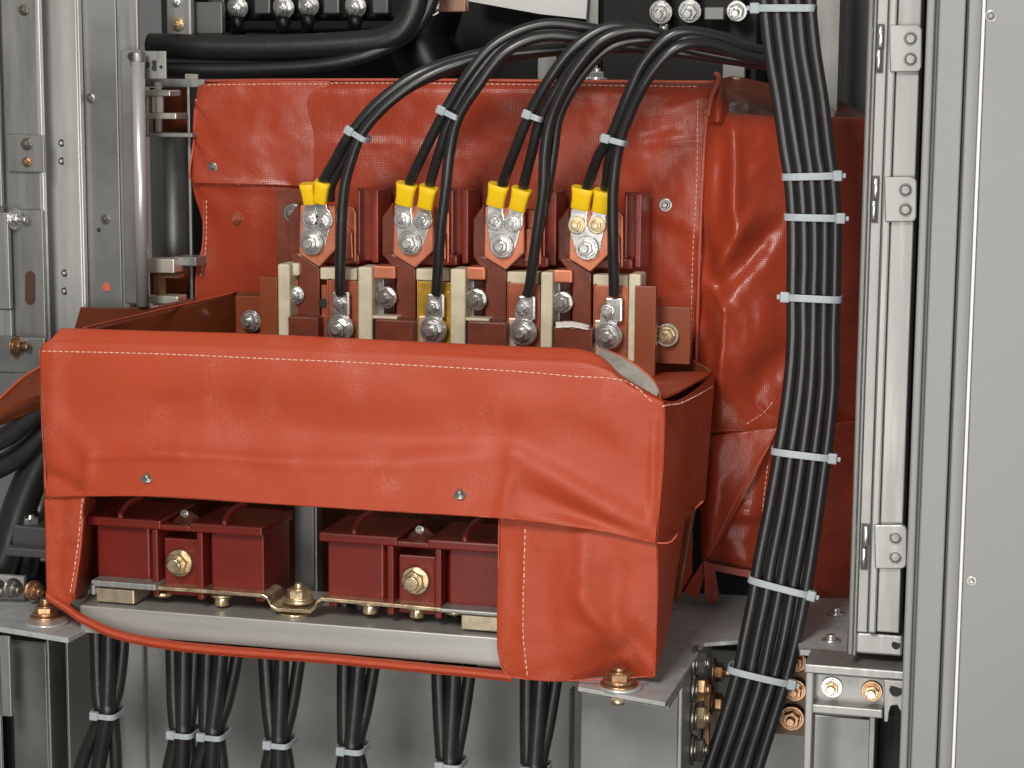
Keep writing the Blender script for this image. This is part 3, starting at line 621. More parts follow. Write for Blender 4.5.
# bottom strap under the window
pts = [(46, 594, 4), (62, 604, 3), (90, 622, 2), (130, 637, 1), (190, 646.5, 1), (260, 652.5, 1), (330, 658, 1), (420, 666.5, 1), (500, 674.5, 1), (512, 676, 2)]
rr = [[(x, y-3.5, Y+1.5) for x, y, Y in pts], [(x, y, Y-2.5) for x, y, Y in pts], [(x, y+4, Y-2) for x, y, Y in pts], [(x, y+4.5, Y+10) for x, y, Y in pts], [(x, y-6, Y+100) for x, y, Y in pts]]
cloth('bottom_strap', sheet(rr, 120, 20, [], .8, .06, 17), FAB, tray, key='bs')
hem([(40, 350), (42, 420), (45, 470), (46, 498)], tray, .6, keys=['ff'], off=-.4)
hem([(47, 499), (84, 493), (160, 496.3), (260, 502.5), (385, 510.5), (510, 518.5), (595, 529.5), (655, 542.5)], tray, .65, keys=['ff'], off=0)
hem([(588, 353), (604, 362), (622, 378), (640, 389), (655, 397)], tray, .7, keys=['ff'])
hem([(657, 543), (672, 541), (684, 521), (703, 501)], tray, .6, keys=['fs'])
hem([(499, 520), (498.5, 580), (498.5, 640), (505, 672), (540, 680), (600, 679.5), (653, 676)], tray, .6, keys=['fl'])
hem([(84, 495), (80, 550), (73, 596)], tray, 1.0, keys=['ls', 'ws'])
stitches([(43, 351), (160, 354), (260, 358.5), (385, 364), (510, 371), (570, 376), (622, 381), (655, 404)], ['ff'], tray)
stitches([(663, 406), (678, 404), (695, 396), (712, 386)], ['fs', 'ff'], tray)
stitches([(525.5, 529), (524, 590), (524, 640), (528, 677)], ['fl'], tray)
stitches([(83, 498), (78, 550), (71, 592)], ['ls', 'ws'], tray)
rivet(tray, drop(147.5, 478, ['ff'], .0), 4.6, d=(0, -.72, .7)); rivet(tray, drop(460, 494, ['ff'], .0), 4.6, d=(0, -.72, .7))
# grey lining revealed at the cut right corner
rows = [[(600, 348, 34), (628, 361, 30), (650, 378, 26), (659, 391, 22)], [(600, 362, 15), (616, 374, 15), (638, 390, 15), (656, 400, 15)]]
cloth('grey_lining', sheet(rows, 20, 8, [], .6, .1, 18), mat('grey_lining', (.42, .39, .34), .35, metal=.3, var=.25, vscale=90), tray, key='gl')
hem([(603, 349, 34), (628, 360, 30), (650, 377, 26), (659, 391, 22), (660, 398, 16)], tray, .8, Y=1)
rows = [[(602, 366, 200), (640, 372, 200), (712, 372, 190)], [(640, 391, 26), (664, 398, 26), (707, 376, 150)]]
cloth('inner_gusset', sheet(rows, 20, 12, [], 1.2, .06, 19), FAB, tray, key='ig')

# orange flap at far left
rows = [[(-20, 412, 60), (0, 398, 60), (22, 378, 60), (42, 366, 60)], [(-20, 424, 54), (0, 414, 52), (22, 400, 52), (42, 392, 54)], [(-20, 436, 62), (0, 426, 62), (22, 417, 62), (42, 408, 62)]]
mb = sheet(rows, 20, 16, [], .8, .05, 21)
o = solo('fabric_strap', mb, FABS, 'curved red-orange cloth strap left of the front cover above thick cables', 'strap'); s_ = o.modifiers.new('t', 'SOLIDIFY'); s_.thickness = .0015
o2 = obj('hem', MB().tube([P(-20, 412, 59), P(0, 398, 59), (P(22, 378, 59)), P(42, 366, 59)], 1, 7, 6), HEM, o)

# ================================================================== RAIL, RED BLOCKS AND CLAMPS
rail = thing('mounting_rail', 'polished steel rail running inside the window of the front cover', 'rail', P(290, 640, 30))
zt = P(330, 625, 12).z; zb = P(330, 653, 12).z; xl = P(80, 608, 12).x; xr = P(560, 650, 12).x
b = MB(); b.prism([(xl, 12, zt), (xl-9, 45, zt), (xl-9, 100, zt), (xr, 100, zt), (xr, 12, zt)], (0, 0, zb-zt)); obj('rail_body', b, mat('brushed_bar', (.42, .41, .385), .36, metal=.45, var=.08, vscale=30, stretch=(.4, 6, 6)), rail, .8)
b = MB(); b.prism([P(312, 520, 90), P(318, 520, 90), P(318, 600, 90), P(312, 600, 90)], (-28, 0, 0))
b = MB(); b.pbox(294, 490, 314, 598, 110, 4); b.pbox(314, 490, 317, 598, 100, 12); obj('upright', b, STL, rail, 1)

GI = 'dark red moulded insulator blocks'
SEAL = mat('sealant', (.24, .07, .05), .5, var=.3, vscale=200)
def red_block(dx, dy, cut, label):
    """built from real measures: mm across the front face"""
    Y0 = 30
    o = P(97+dx, 583+dy, Y0); X = o.x; Z = o.z
    t = thing('insulator_block', label, 'insulator', (X, Y0, Z), GI)
    W = 131.; H = 53.; D = 52.
    def bb(name, x0, x1, y0, y1, z0, z1, bev=1.0, m_=MAR):
        b = MB().box(X+x0, X+x1, Y0+y0, Y0+y1, Z+z0, Z+z1); return obj(name, b, m_, t, bev)
    b = MB().prism([(X+1, Y0, Z), (X+42, Y0, Z), (X+47, Y0+8, Z), (X+47, Y0+D, Z), (X+1, Y0+D, Z)], (0, 0, H-8)); obj('left_body', b, MAR, t, 1)
    bb('left_foot', 1, 7, 0.5, D, -4, 0)
    b = MB().prism([(X+87, Y0+8, Z), (X+91, Y0, Z), (X+W, Y0, Z), (X+W, Y0+D, Z), (X+87, Y0+D, Z)], (0, 0, H-8)); obj('right_body', b, MAR, t, 1)
    bb('right_foot', W-7, W, .5, D, -5, 0)
    bb('centre_plate', 53, 80, 2, D-6, -5, H-16)
    bb('centre_rib', 47, 51.5, -6, D-4, -5, H-8); bb('centre_rib', 82, 86.5, -6, D-4, -5, H-8)
    b = MB(); b.box(X-3, X+55, Y0-8, Y0+D+2, Z+H-8, Z+H-1.5); b.box(X+77, X+W+2, Y0-8, Y0+D+2, Z+H-8, Z+H-1.5)
    b.box(X+54.5, X+77.5, Y0-7.6, Y0+2, Z+H-8.2, Z+H-4); obj('lid', b, MAR, t, 1.2)
    for xx in (25, 106):
        b = MB(); b.tube([Vector((X+xx-2, Y0-6, Z+H-2)), Vector((X+xx-2.5, Y0-4, Z+H+2)), Vector((X+xx-1, Y0+6, Z+H+7)), Vector((X+xx+3, Y0+20, Z+H+9))], 2.5, 10, 5); obj('curved_rib', b, MAR, t)
    b = MB(); n_ = 18; vs_ = []
    for q in range(6):
        for k in range(n_):
            a = 2*math.pi*k/n_; rr_ = (13, 11.5, 9, 6.5, 4, .5)[q]*(1+.22*math.sin(5*a+q)+random.uniform(-.08, .08))
            vs_.append((X+66+rr_*math.cos(a), Y0+16+rr_*.8*math.sin(a), Z+H-8+q*2.0))
    b.add(vs_, [(q*n_+k, q*n_+(k+1) % n_, (q+1)*n_+(k+1) % n_, (q+1)*n_+k) for q in range(5) for k in range(n_)], True)
    obj('sealing_lump', b, SEAL, t)
    rivet(t, (X+66, Y0+10, Z+H+1), 3, ZNC, 'small_screw')
    bolt(t, (X+66.5, Y0+1.6, Z+20), 8.6, ZNG, ZNG, wash=1.12, stud=.55, sr=.62, wth=.3)
    return t, X, Y0, Z
r1 = red_block(0, 0, 0, 'dark red insulator block at the left of the window, above the square clamp foot')
r2 = red_block(230, 18, 0, 'dark red insulator block at the right of the window, partly behind the corner flap')
t = thing('mounting_strip', 'thin golden zinc strip with a dropped middle, under the two red blocks', 'strip', P(300, 610, 30))
Yz = 20.5
def strip_path(pp, th, dep, Y):
    top = [P(x, y, Y) for x, y in pp]; b = MB()
    n = len(top); vs = []
    for p in top: vs += [p, p+Vector((0, dep, 0)), p+Vector((0, dep, -th)), p+Vector((0, 0, -th))]
    fs = [(0, 1, 2, 3), tuple((n-1)*4+k for k in (3, 2, 1, 0))]
    for i in range(n-1):
        for k in range(4): fs.append((i*4+k, i*4+(k+1) % 4, (i+1)*4+(k+1) % 4, (i+1)*4+k))
    return b.add(vs, fs)
obj('golden_strip', strip_path([(158, 586.5), (215, 590.5), (262, 594), (267, 597), (271, 605), (276, 608), (309, 610), (314, 607), (317, 600), (321, 597.5), (400, 604.5), (455, 609.5), (503, 614)], 2.6, 30, Yz), ZNG, t, .4)
b = MB(); b.cyl(P(295, 614, 33), P(295, 611, 33), 12, 28, bev=.5); obj('base_washer', b, ZNG, t)
bolt(t, P(299, 602, 33), 8.8, ZNG, ZNG, d=(0, 0, 1), stud=.5, wash=1.2, wth=.3, sr=.36, rot=.35)
for x, y in ((222, 598), (370, 606), (417, 610)):
    b = MB(); b.cyl(P(x, y+7, 34), P(x, y-4, 34), 5.2, 16, bev=.5); b.cyl(P(x, y-2, 34), P(x, y-5, 34), 8, 20); obj('under_nut', b, ZNG, t)
for x, y in ((163, 594), (455, 612)): obj('under_nut', MB().cyl(P(x, y+1, 34), P(x, y-3, 34), 7, 18), ZNG, t)
for x, y in ((222, 586), (451, 602)): obj('steel_washer', MB().cyl(P(x, y+4, 48), P(x, y-4, 48), 7.5, 20, bev=.6), ZNC, t)
for (x0, y0, x1, y1, lab) in ((96, 589, 134, 603, 'square clamp foot under the left end of the left red block'), (461, 616, 502, 631, 'square clamp foot under the right red block, beside the corner flap')):
    t = thing('clamp_foot', lab, 'clamp', P((x0+x1)/2, y1, 24), 'square clamp feet on the rail')
    b = MB(); b.pbox(x0, y0, x1, y1, 20, 30); obj('square_nut', b, mat('old_zinc', (.5, .42, .30), .35, metal=.7, var=.25, vscale=100) if x0 == 96 else bpy.data.materials['old_zinc'], t, 1)
    c = P((x0+x1)/2, y1, 32); b = MB(); b.cyl(c+Vector((0, 4, -3.5)), c+Vector((0, 4, 1)), 14, 24, bev=.8); obj('round_washer', b, ZNC, t)
    b = MB(); 
    if x0 == 96: b.pbox(91, 582.5, 155, 588.5, 16, 40); b.pbox(91, 582.5, 94.5, 595, 16, 30)
    else: b.pbox(440, 611, 506, 615, 16, 36)
    obj('clip_plate', b, STV, t, .8)

# ================================================================== SUPPORT PLATES AND LOWER RIGHT
zp = P(665, 702, -22).z
def floor_pt(px, py, z=None):
    z = zp if z is None else z
    d = fw*F + rt*(px-512) - up*(py-384); return CAM + d*((z-CAM.z)/d.z)
t = thing('support_plate', 'grey support plate with a bronze bolt at the front cover lower right corner', 'plate', floor_pt(620, 690))
pl = [floor_pt(578, 687), floor_pt(665, 702.5), floor_pt(704, 643), floor_pt(745, 640), floor_pt(757, 596), floor_pt(640, 590), floor_pt(588, 640)]
b = MB().prism(pl, (0, 0, -3)); obj('plate', b, GAL, t, .5)
pl2 = [p+Vector((2, 2, -3.2)) for p in (pl[0], pl[1])]; b = MB().prism([pl2[0], pl2[1], pl2[1]+Vector((0, 60, 0)), pl2[0]+Vector((0, 60, 0))], (0, 0, -2)); obj('under_plate', b, STV, t)
bolt(t, floor_pt(619, 688), 9.6, BRZ, BRZ, d=(0, 0, 1), stud=.35, wash=1.35, wth=.4)
b = MB(); c = floor_pt(620, 688); b.cyl(c, c+Vector((0, 0, 2.5)), 15, 32, bev=.7); obj('big_washer', b, BRT, t)
b = MB(); c = floor_pt(616, 697); b.cyl(c+Vector((0, 6, -6.5)), c+Vector((0, 6, -3)), 4.5, 12); obj('under_nut', b, ZNG, t)
zl = P(68, 640, -18).z
t = thing('support_plate', 'grey support plate with a bolt at the lower left corner of the front cover', 'plate', floor_pt(46, 620, zl))
pl = [floor_pt(-30, 622, zl), floor_pt(68, 638, zl), floor_pt(89, 627, zl), floor_pt(60, 600, zl), floor_pt(-10, 600, zl)]
b = MB().prism(pl, (0, 0, -4)); obj('plate', b, GAL, t, .5)
bolt(t, floor_pt(46, 619, zl), 8.4, BRZ, BRZ, d=(0, 0, 1), stud=.7, wash=1.4, wth=.4)
b = MB(); c = floor_pt(47, 623, zl); b.cyl(c, c+Vector((0, 0, 2)), 16, 32, bev=.6); obj('big_washer', b, BRT, t)
# far-left thick cables and small gear
GL = 'thick black cables bending down at the far left'
for k, (pp, r) in enumerate(([[(60, 395), (30, 418), (5, 437), (-30, 452)], 8], [[(60, 408), (36, 440), (8, 462), (-30, 480)], 9], [[(62, 425), (40, 460), (22, 500), (8, 545), (-10, 600)], 13], [[(64, 450), (46, 490), (34, 530), (24, 575)], 10])):
    solo('thick_cable', MB().tube([P(x, y, 70+k*16) for x, y in pp], r, 16, 8), BLK, ['uppermost thick black cable under the red strap, far left', 'second thick black cable under the red strap, far left', 'widest thick black cable bending down at the far left', 'thick black cable partly hidden by the front cover, far left'][k], 'cable', GL)
t = thing('side_terminal', 'grey steel block with a bright nut on top, far left beside the front cover', 'terminal', P(30, 560, 90))
b = MB(); b.pbox(12, 527, 60, 552, 88, 40); b.pbox(5, 549, 60, 558, 76, 50); obj('steel_block', b, DST, t, 1.5)
bolt(t, P(31, 527, 100), 7, ZNC, d=(0, 0, 1), stud=.4)
b = MB(); b.pbox(-30, 560, 60, 640, 140, 5); obj('black_backing', b, DRK, t)
t = thing('bolt_group', 'row of bronze and steel nuts lying sideways at the far left, above the support plate', 'bolts', P(20, 590, 60))
for x, y, r, m_ in ((-4, 589, 6.5, DZN), (12, 588, 6.5, DZN), (33, 590, 6.5, BRZ), (4, 616, 4, ZNC)): bolt(t, P(x, y, 62), r, m_, d=(.8, -.5, 0), stud=.8, wash=1.2)
b = MB(); b.pbox(-30, 575, 24, 600, 75, 4); obj('backing_bar', b, STD, t)
# lower-left uprights
b = MB(); vstrip(b, 47, 50, 120, 60, 640, 860, 700); vstrip(b, 12, 47, 150, 3, 640, 860, 700); vstrip(b, 66, 69, 130, 60, 640, 860, 700)
solo('folded_channel', b, STL, 'folded steel channel edge below the left support plate', 'channel', bevel=.8)
b = MB(); vstrip(b, -40, 0, 130, 3, 636, 860, 700); vstrip(b, 1, 11, 120, 4, 636, 716, 700); solo('narrow_bracket', b, STV, 'narrow pale bracket strip at the bottom left corner', 'bracket', bevel=.8)
b = MB(); vstrip(b, 3, 12, 145, 3, 716, 860, 740); solo('black_slot', b, DRK, 'short dark strip at the bottom left corner below the bracket', 'strip')
b = MB(); vstrip(b, 569, 571.5, 196, 12, 690, 860, 720); solo('panel_seam', b, STV, 'thin upright folded seam right of the last hanging cable group', 'seam', bevel=.5)
b = MB(); vstrip(b, 143, 145, 200, 8, 640, 860, 720); solo('panel_seam', b, STD, 'faint upright seam between the first two hanging cable groups', 'seam', bevel=.5)
# side-bolted post
t = thing('bolted_post', 'steel post with a column of sideways nuts, left of the bundle at the bottom', 'post', P(690, 720, 60))
xq = P(678, 730, 62).x
b = MB(); b.box(xq-70, xq, 62, 65, P(678, 860, 62).z, zp-6); obj('front_face', b, mat('grey_post_face', (.19, .19, .18), .5, metal=.2, var=.12, vscale=20), t, .8)
b = MB(); b.box(xq, xq+3, 60, 190, P(678, 860, 62).z, zp-6); obj('side_face', b, STV, t, .8)
for (x, y, m_, r) in ((690, 662, DZN, 8), (690, 688, BRZ, 8.5), (690, 716, ZNG, 8.5), (690, 748, DZN, 8)):
    bolt(t, Vector((xq+3.2, 105, P(x, y, 105).z)), r, m_, DZN, d=(1, 0, 0), stud=.35, wth=.3)
b = MB(); b.box(xq+3, xq+9, 150, 186, P(700, 762, 150).z, P(700, 690, 150).z); obj('bronze_bar', b, BRZ, t, 1)
bolt(t, Vector((xq+9, 160, P(715, 672, 160).z)), 7, BRZ, BRZ, d=(1, 0, 0), stud=1)
bolt(t, Vector((xq+9, 160, P(715, 702, 160).z)), 7, BRZ, BRZ, d=(1, 0, 0), stud=1)
t = thing('copper_bolts', 'bronze bolts glimpsed between the bundle and the steel bracket, lower right', 'bolts', P(795, 700, 190))
for x, y, r in ((797, 662, 7), (795, 690, 8), (792, 718, 9)): pbolt(t, x, y, 175, r, BRZ, BRZ, wash=1.4)
b = MB(); b.pbox(775, 645, 812, 735, 180, 5); obj('bronze_bar', b, mat('dark_bronze', (.12, .07, .05), .4, metal=.6), t)
# plate behind bundle
t = thing('corner_plate', 'flat steel plate with round studs between the bundle and the slotted pillar', 'plate', floor_pt(820, 640))
z2 = P(800, 652, 92).z
b = MB().prism([floor_pt(800, 650, z2), floor_pt(847, 652.5, z2), floor_pt(850, 598, z2), floor_pt(745, 598, z2), floor_pt(745, 618, z2), floor_pt(795, 630, z2)], (0, 0, -4)); obj('plate', b, GAL, t, .5)
for x, y in ((831, 641), (836, 614)): 
    c = floor_pt(x, y, z2); b = MB(); b.cyl(c, c+Vector((0, 0, 1.6)), 7, 22, bev=.5); b.cyl(c+Vector((0, 0, 1)), c+Vector((0, 0, 5)), 3.5, 14, bev=.6); obj('round_stud', b, ZNC, t)
# C bracket with two bolts
t = thing('steel_bracket', 'open steel box bracket holding two bolts below the slotted pillar', 'bracket', P(850, 700, 40))
Yb = 40
b = MB(); b.pbox(804, 668, 908, 677, Yb, 40); b.prism([P(804, 668, Yb), P(908, 674, Yb), P(908, 667, Yb+60), P(811, 661, Yb+60)], (0, 0, -2)); obj('top_bar', b, STV, t, 1)
b = MB(); b.pbox(811, 676, 885, 708, Yb+16, 3); obj('recess_plate', b, STV, t, .6)
b = MB(); b.pbox(811, 707, 883, 716, Yb+4, 28); obj('lower_ledge', b, STV, t, 1)
b = MB(); b.pbox(803, 669, 811, 860, Yb+2, 20); obj('upright_leg', b, STV, t, 1)
b = MB(); b.pbox(812, 717, 868, 860, Yb+70, 3); b.pbox(867, 716, 873, 860, Yb+30, 44); obj('back_web', b, STL, t, .6)
b = MB(); b.poly([(884, 680), (907, 682), (907, 724), (901, 724), (901, 712), (897, 705), (891, 706), (889, 712), (888, 722), (884, 722)], Yb-4, 3); obj('notched_tab', b, STV, t, .5)
b = MB(); b.cyl(P(896, 690, Yb-4.6), P(896, 690, Yb-3), 4.4, 20); obj('tab_hole', b, VOID, t)
pbolt(t, 832, 687, Yb+15, 7.5, ZNG, ZNC, wash=1.4, stud=.9, sr=.62); pbolt(t, 872, 691, Yb+15, 7.5, ZNG, BRZ, wash=1.4, stud=.9, sr=.62)
b = MB(); b.pbox(873, 716, 930, 900, Yb+62, 3); solo('dark_gap', b, VOID, 'black gap panel under the notched tab, lower right', 'panel')

# ================================================================== RIGHT PILLAR, FRAME AND DOOR
pil = thing('slotted_pillar', 'upright steel pillar with riveted hinge tabs right of the cable bundle', 'pillar', P(885, 655, 60))
def vs2(mb, xa, xb, Y, d, py0=-60, py1=658):                 # xa/xb = pixel x at mid-height
    return mb.box(P(xa, 384, Y).x, P(xb, 384, Y).x, Y, Y+d, P(880, py1, Y).z, P(880, py0, Y).z)
b = MB(); vs2(b, 856, 861, 40, 70); obj('front_edge', b, DIM, pil, 1.5)
b = MB(); vs2(b, 861, 864.5, 46, 20); vs2(b, 864.5, 876, 50, 20, -60, 634); obj('groove_face', b, STL, pil, .8)
b = MB(); vs2(b, 876, 884.2, 44, 40, -60, 634); obj('middle_fold', b, STV, pil, 1.2)
b = MB(); vs2(b, 885.0, 908, 46, 30, -60, 632); obj('wide_face', b, STV, pil, .8)
b = MB(); vs2(b, 858, 912, 52, 40, 634, 655); obj('foot', b, STV, pil, 1.5)
b = MB(); b.cyl(P(896, 645, 51.5), P(896, 645, 53), 3, 14); obj('foot_hole', b, VOID, pil)
for k, (x0, y0, x1, y1) in enumerate(((893, 25, 922, 72), (888, 177, 917, 222), (878, 525, 907, 569))):
    h = MB(); a = 5
    pp = [(x0-4, y0), (x1-a, y0), (x1-1.5, y0+1.5), (x1, y0+a), (x1-.5, y1-a), (x1-2, y1-1.5), (x1-a, y1), (x0-3, y1)]
    h.poly(pp, 41, 3); hp = obj('hinge_tab', h, STV, pil, .8)
    for q in (.29, .73):
        yy = y0+(y1-y0)*q; b = MB(); b.cyl(P((x0+x1)/2+3, yy, 40.6), P((x0+x1)/2+3, yy, 42), 4.4, 22); obj('countersink', b, mat('shade_steel', (.16, .16, .15), .4, metal=.6) if k+q < .5 else bpy.data.materials['shade_steel'], hp)
        b = MB(); b.cyl(P((x0+x1)/2+3, yy, 39.6), P((x0+x1)/2+3, yy, 41.5), 3.3, 20, bev=.7); obj('tab_rivet', b, RIV, hp)
    xs = x0-13; h = MB(); h.pbox(xs-4, y0-1, xs+3.5, y1+1, 48.5, 1, 0); hb = obj('slot', h, mat('slot_dark', (.05, .05, .05), .5) if k == 0 else bpy.data.materials['slot_dark'], pil, 0)
    b = MB(); c0, c1 = P(xs+1, y0+1, 47), P(xs+1, (y0+y1)/2-1, 47); c1.x = c0.x; b.cyl(c0, c1, 2, 14, bev=.4); c0, c1 = P(xs-1, (y0+y1)/2+1, 47), P(xs-1, y1-2, 47); c1.x = c0.x; b.cyl(c0, c1, 1.6, 14, bev=.4)
    obj('hinge_pin', b, ZNC, pil)
t = thing('door_frame', 'grey painted door frame with upright ribs, right of the pillar', 'door frame', P(935, 384, 20))
b = MB(); vs2(b, 906, 922, 90, 4, -60, 900); obj('shadow_gap', b, VOID, t)
b = MB(); vs2(b, 913, 921, 8, 70, -60, 900); vs2(b, 921, 925, 14, 60, -60, 900); obj('inner_rib', b, DOR, t, 1.2)
b = MB(); vs2(b, 925, 951, 10, 60, -60, 900); obj('flat_face', b, DOR, t, 1.0)
b = MB(); vs2(b, 951.4, 954, 16, 40, -60, 900); vs2(b, 954, 967, 8, 60, -60, 900); obj('outer_rib', b, DOR, t, 1.5)
t = thing('cabinet_door', 'flat grey cabinet door with a pale bright edge at the right of the picture', 'door', P(1000, 384, 0))
b = MB(); b.box(P(970.5, 384, 0).x, P(1100, 384, 0).x, 0, 30, P(990, 900, 0).z, P(990, -60, 0).z); obj('door_skin', b, DOR, t, .8)
b = MB(); b.box(P(967, 384, -2).x, P(970.3, 384, -2).x, -2, 30, P(990, 900, 0).z, P(990, -60, 0).z); obj('bright_edge', b, DORL, t, .6)
rivet(t, P(991, 16, -.1), 3.6, RIV, 'door_screw'); rivet(t, P(971.5, 581, -.1), 3.2, RIV, 'door_screw')

# ================================================================== CABLES
def lug(parent, sx, sy, bx, by, Y, w, rr, name='terminal_lug', m_=ZNC):
    """flat crimped lug from (sx,sy) down to the ring centre (bx,by)"""
    b = MB(); k = U(bx, by, Y); d = Vector((bx-sx, by-sy, 0)); L = d.length; d.normalize(); n = Vector((-d.y, d.x, 0))
    pts = []
    for tt, ww in ((0, w), (L*.42, w*.98), (L*.62, rr*.86)):
        pts.append((sx+d.x*tt+n.x*ww, sy+d.y*tt+n.y*ww))
    a0 = math.atan2(n.y, n.x)
    for q in range(11):
        a = a0-math.pi*q/10*1.0; pts.append((bx+rr*math.cos(a), by+rr*math.sin(a)))
    for tt, ww in ((L*.62, rr*.86), (L*.42, w*.98), (0, w)):
        pts.append((sx+d.x*tt-n.x*ww, sy+d.y*tt-n.y*ww))
    b.poly(pts, Y, 2.0); return obj(name, b, m_, parent, .5)
GA = 'black cables arching from the terminals to the right'
CR = 3.9
def cable(label, pts, group, r=CR, m_=BLK, name='cable'):
    P3 = [P(*p) for p in pts]
    t = thing(name, label, 'cable', P3[0], group)
    obj('insulation', MB().tube(P3, r, 14, 8), m_, t); return t
sleeves = [[((307, 184), (310, 204), 7), ((323, 182), (320, 203), 7.6)], [((407, 184), (404, 205), 10), ((429, 187), (425, 208), 9)], [((499, 185), (495, 206), 10), ((522, 189), (517, 210), 9.5)], [((583, 188), (580, 209), 10.5), ((604, 191), (600, 212), 9.5)]]
arch = [
 [[(322, 196, 172), (322, 184, 166), (334, 162, 158), (349, 136, 150), (378, 102, 146), (418, 74, 150), (470, 56, 165), (540, 44, 180), (620, 42, 190), (700, 50, 200), (775, 62, 200)],
  [(330, 200, 172), (331, 186, 168), (342, 164, 162), (355, 138, 156), (384, 106, 152), (424, 80, 156), (476, 64, 170), (545, 52, 186), (630, 48, 196), (700, 54, 204), (775, 66, 205)]],
 [[(407, 196, 172), (410, 182, 166), (425, 150, 155), (444, 113, 146), (468, 74, 140), (498, 42, 142), (545, 24, 150), (600, 30, 160), (670, 44, 175), (720, 52, 185), (775, 60, 190)],
  [(428, 198, 172), (430, 184, 166), (440, 150, 155), (452, 115, 148), (478, 72, 143), (512, 38, 146), (556, 30, 156), (610, 38, 166), (670, 50, 180), (725, 54, 190), (775, 64, 195)]],
 [[(499, 196, 172), (503, 182, 164), (515, 150, 152), (529, 116, 142), (550, 78, 134), (576, 46, 132), (615, 26, 138), (665, 38, 150), (715, 48, 165), (775, 58, 178)],
  [(521, 198, 172), (524, 184, 164), (532, 152, 152), (541, 118, 143), (560, 84, 136), (586, 52, 134), (622, 34, 140), (670, 44, 155), (715, 54, 168), (775, 63, 182)]],
 [[(583, 198, 172), (588, 184, 164), (599, 155, 150), (611, 137, 142), (626, 100, 132), (645, 60, 126), (676, 33, 126), (716, 36, 140), (748, 48, 155), (775, 52, 170)],
  [(603, 200, 172), (606, 186, 164), (610, 158, 150), (619, 138, 142), (634, 102, 134), (655, 64, 129), (688, 39, 130), (722, 42, 144), (750, 52, 158), (775, 56, 172)]]]
downs = [[(341, 293, 166), (340, 285, 164), (341, 235, 158), (344, 190, 152), (352, 158, 148), (364, 130, 145), (392, 100, 144), (432, 74, 148), (482, 58, 160), (550, 50, 176), (640, 46, 188), (775, 60, 195)],
         [(436, 293, 166), (437, 285, 164), (440, 235, 156), (446, 185, 149), (450, 150, 146), (458, 118, 142), (478, 86, 138), (506, 52, 138), (548, 36, 146), (610, 44, 158), (690, 54, 175), (775, 66, 190)],
         [(527, 295, 166), (530, 285, 164), (536, 240, 156), (543, 190, 148), (545, 150, 142), (552, 115, 137), (572, 74, 130), (602, 40, 128), (642, 30, 136), (690, 44, 150), (775, 60, 172)],
         [(614, 295, 166), (614, 285, 164), (613, 240, 156), (613, 190, 148), (618, 150, 142), (628, 118, 135), (648, 78, 126), (676, 48, 124), (710, 44, 136), (745, 56, 152), (775, 62, 165)]]
extra = [(536, 245, 170), (541, 222, 164), (548, 190, 156), (554, 150, 150), (560, 115, 144), (580, 78, 138), (610, 48, 136), (650, 40, 144), (700, 52, 158), (775, 66, 178)]
where = ['leftmost terminal', 'second terminal from left', 'third terminal from left', 'rightmost terminal']
for i in range(4):
    for j in range(2):
        t = cable(f'black cable with {"left" if j == 0 else "right"} yellow sleeve at the {where[i]}', arch[i][j], GA)
        (a, c, hw) = sleeves[i][j]; Ys = 168-j*2
        k = U(a[0], a[1], Ys)
        p0, p1 = P(a[0], a[1], Ys-2), P(c[0], c[1], Ys+2)
        b = MB(); n = 20; vs = []
        dirv = (p1-p0).normalized(); sd = Vector((1, 0, 0)); sd = (sd-dirv*sd.dot(dirv)).normalized(); fr = dirv.cross(sd)
        for q, (tt, wx, wy) in enumerate([(-.02, 1.04, 4.6), (0, 1.10, 4.8), (.25, 1.0, 4.6), (.6, .92, 3.8), (.97, .94, 3.2), (1.0, .90, 3.0)]):
            for e in range(n):
                an = 2*math.pi*e/n; ca, sa = math.cos(an), math.sin(an)
                ex = .36
                vs.append(p0+(p1-p0)*tt+sd*(abs(ca)**ex*(1 if ca > 0 else -1)*hw*k*wx)+fr*(abs(sa)**.8*(1 if sa > 0 else -1)*wy))
        fs = [(r*n+e, r*n+(e+1) % n, (r+1)*n+(e+1) % n, (r+1)*n+e) for r in range(5) for e in range(n)]
        b.add(vs, fs, True); b.add([], []); b.f.append(list(range(n))); b.sm.append(False); b.f.append([5*n+e for e in range(n)]); b.sm.append(False)
        obj('yellow_sleeve', b, YEL, t)
        bl = specs[i]['bl']
        lug(t, c[0], c[1]-2, bl[j][0], bl[j][1], TY-3.0 if j else TY-2.2, hw*.78, 9.5, m_=ZNC if (i, j) != (1, 1) else ZNG)
    t = cable(f'black cable dropping past the {where[i]} to the lower contact', downs[i], GA, r=4.1)
    lx, ly, sy = lows[i][0], lows[i][1], lows[i][2]
    b = MB(); b.pbox(downs[i][0][0]-9, 292+i*2, downs[i][0][0]+8, 316+i*2, LY-3.5, 4); obj('lug_barrel', b, ZNC, t, 1.2)
    b = MB(); c = P(lx, ly, LY-3.5); b.cyl(c+Vector((0, 3.5, 0)), c, 10.5, 30, bev=.6); b.pbox(lx-8, ly-22, lx+9, ly, LY-2, 2); obj('lug_ring', b, ZNC, t)
    bl = specs[i]['bl'][2]
    b = MB(); c = P(bl[0], bl[1], TY-3.2)
    b.poly([(specs[i]['bl'][0][0]-8, specs[i]['bl'][0][1]+2), (specs[i]['bl'][1][0]+8, specs[i]['bl'][1][1]+2), (bl[0]+13, bl[1]+2), (bl[0]+8, bl[1]+11), (bl[0]-6, bl[1]+12), (bl[0]-12, bl[1]+3)], TY-1.2, 1.2)
    obj('link_plate', b, ZNC, [o for o in C.objects if o.name.startswith('cable_terminal')][i], .4)
cable('extra black cable just behind the one dropping to the third lower contact', extra, GA, r=3.6)

